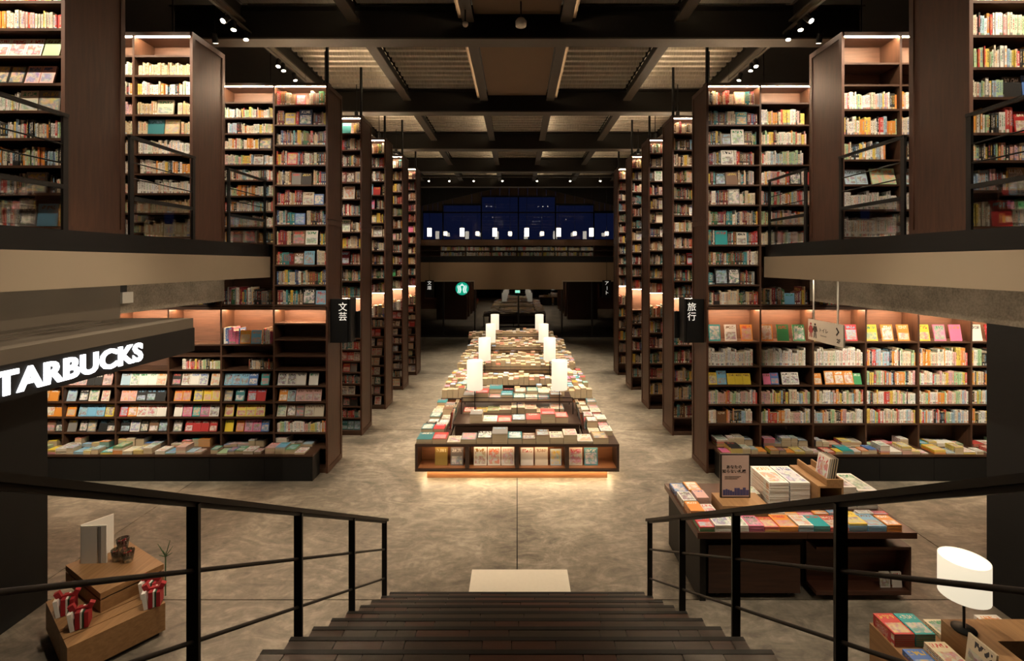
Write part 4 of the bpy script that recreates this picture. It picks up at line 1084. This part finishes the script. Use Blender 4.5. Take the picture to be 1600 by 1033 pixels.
# ------------------------------------------------------------------ build the books
def book_geo(M, t_, d, h, detail):
    if not detail:
        v = [(-t_/2, 0, 0), (t_/2, 0, 0), (t_/2, d, 0), (-t_/2, d, 0), (-t_/2, 0, h), (t_/2, 0, h), (t_/2, d, h), (-t_/2, d, h)]
        f = [(0, 1, 5, 4), (1, 2, 6, 5), (3, 0, 4, 7), (4, 5, 6, 7), (3, 2, 1, 0), (2, 3, 7, 6)]
        k = [1, 2, 2, 0, 0, 0]
        uv = [[(0, 0), (1, 0), (1, 1), (0, 1)]]*3+[[(0, 0), (1, 0), (1, 1), (0, 1)]]*3
        # cover uv: u from the spine
        uv = [[(0, 0), (1, 0), (1, 1), (0, 1)], [(0, 0), (1, 0), (1, 1), (0, 1)], [(1, 0), (0, 0), (0, 1), (1, 1)], [(0, 0), (1, 0), (1, 1), (0, 1)], [(0, 0), (1, 0), (1, 1), (0, 1)], [(0, 0), (1, 0), (1, 1), (0, 1)]]
    else:
        e = min(.003, t_*.2); b_ = min(.0022, t_*.18); T2 = t_/2
        v = []; f = []; k = []; uv = []
        def bx(x0, x1, y0, y1, z0, z1, faces):
            o = len(v)
            v.extend([(x0, y0, z0), (x1, y0, z0), (x1, y1, z0), (x0, y1, z0), (x0, y0, z1), (x1, y0, z1), (x1, y1, z1), (x0, y1, z1)])
            FF = {'f': (0, 1, 5, 4), 'r': (1, 2, 6, 5), 'l': (3, 0, 4, 7), 't': (4, 5, 6, 7), 'b': (3, 2, 1, 0), 'k': (2, 3, 7, 6)}
            for q, kk in faces.items():
                f.append(tuple(i+o for i in FF[q])); k.append(kk)
                uv.append([(1, 0), (0, 0), (0, 1), (1, 1)] if q == 'l' else [(0, 0), (1, 0), (1, 1), (0, 1)])
        bx(-T2+b_, T2-b_, b_, d-e, e, h-e, {'t': 0, 'b': 0, 'k': 0})
        bx(T2-b_, T2, 0, d, 0, h, {'r': 2, 't': 3, 'b': 3, 'k': 3, 'l': 3})
        bx(-T2, -T2+b_, 0, d, 0, h, {'l': 2, 't': 3, 'b': 3, 'k': 3, 'r': 3})
        bx(-T2, T2, -.0004, b_, 0, h, {'f': 1, 't': 3, 'b': 3})
    return [M @ Vector(p) for p in v], f, k, uv
def finish(me, cols, accs, kinds, seeds, uvs):
    nf = len(me.polygons)
    for nm, data in (('bcol', cols), ('bacc', accs)):
        a = me.attributes.new(nm, 'FLOAT_COLOR', 'CORNER'); a.data.foreach_set('color', np.asarray(data, 'f').ravel())
    for nm, data in (('bkind', kinds), ('bseed', seeds)):
        a = me.attributes.new(nm, 'FLOAT', 'FACE'); a.data.foreach_set('value', np.asarray(data, 'f'))
    ul = me.uv_layers.new(name='UVMap'); ul.data.foreach_set('uv', np.asarray(uvs, 'f').ravel())
    me.materials.append(MATS['book']); me.update()
def expand(lst):
    V, Fc, K, U, C, A, S = [], [], [], [], [], [], []
    for M, t_, d, h, c, a, sd_, det in lst:
        v, f, k, uv = book_geo(M, t_, d, h, det)
        o = len(V); V += [tuple(p) for p in v]; Fc += [tuple(i+o for i in q) for q in f]
        for kk, q in zip(k, uv):
            if kk == 3: K.append(2); U += [(.01, .5)]*4
            else: K.append(kk); U += q
            C += [(*c, 1)]*4; A += [(*a, 1)]*4; S.append(sd_)
    return V, Fc, C, A, K, S, U
NAMES = {'shelf_book': ('shelf_book', 'book', 'book'), 'display_book': ('display_book', 'display book', 'book'), 'magazine': ('magazine', 'magazine', 'magazine'), 'paperback': ('paperback', 'paperback', 'paperback')}
MAXN = 300
for kind, lst in BOOKS.items():
    lst.sort(key=lambda r: -r[0])
    nm, cat, noun = NAMES[kind]
    for (s_, M, t_, d, h, c, a, sd_, where, group) in lst[:MAXN]:
        loc = M @ Vector((0, d/2, 0))
        V, Fc, C, A, K, S, U = expand([(T(-loc) @ M, t_, d, h, c[1], a[1], sd_, True)])
        me = bpy.data.meshes.new(nm); me.from_pydata(V, [], Fc); finish(me, C, A, K, S, U)
        ob_ = bpy.data.objects.new(nm, me); COL.objects.link(ob_); ob_.location = loc
        lab = '%s %s, %s' % (c[0], noun, where)
        if len(lab.split()) > 16: print('LONG', lab)
        tag(ob_, lab, cat, group)
    rest = lst[MAXN:]
    if rest:
        V, Fc, C, A, K, S, U = expand([(r[1], r[2], r[3], r[4], r[5][1], r[6][1], r[7], False) for r in rest])
        me = bpy.data.meshes.new('more_'+nm); me.from_pydata(V, [], Fc); finish(me, C, A, K, S, U)
        ob_ = bpy.data.objects.new('more_'+nm+'_stock', me); COL.objects.link(ob_); ob_['kind'] = 'stuff'
        tag(ob_, {'shelf_book': 'countless upright books filling the remaining shelves of the hall', 'display_book': 'further covers turned out on the distant shelves', 'magazine': 'remaining magazines inside the piles on the tables', 'paperback': 'countless paperbacks piled on the islands and plinths'}[kind], cat)
print('books', {k: len(v) for k, v in BOOKS.items()})
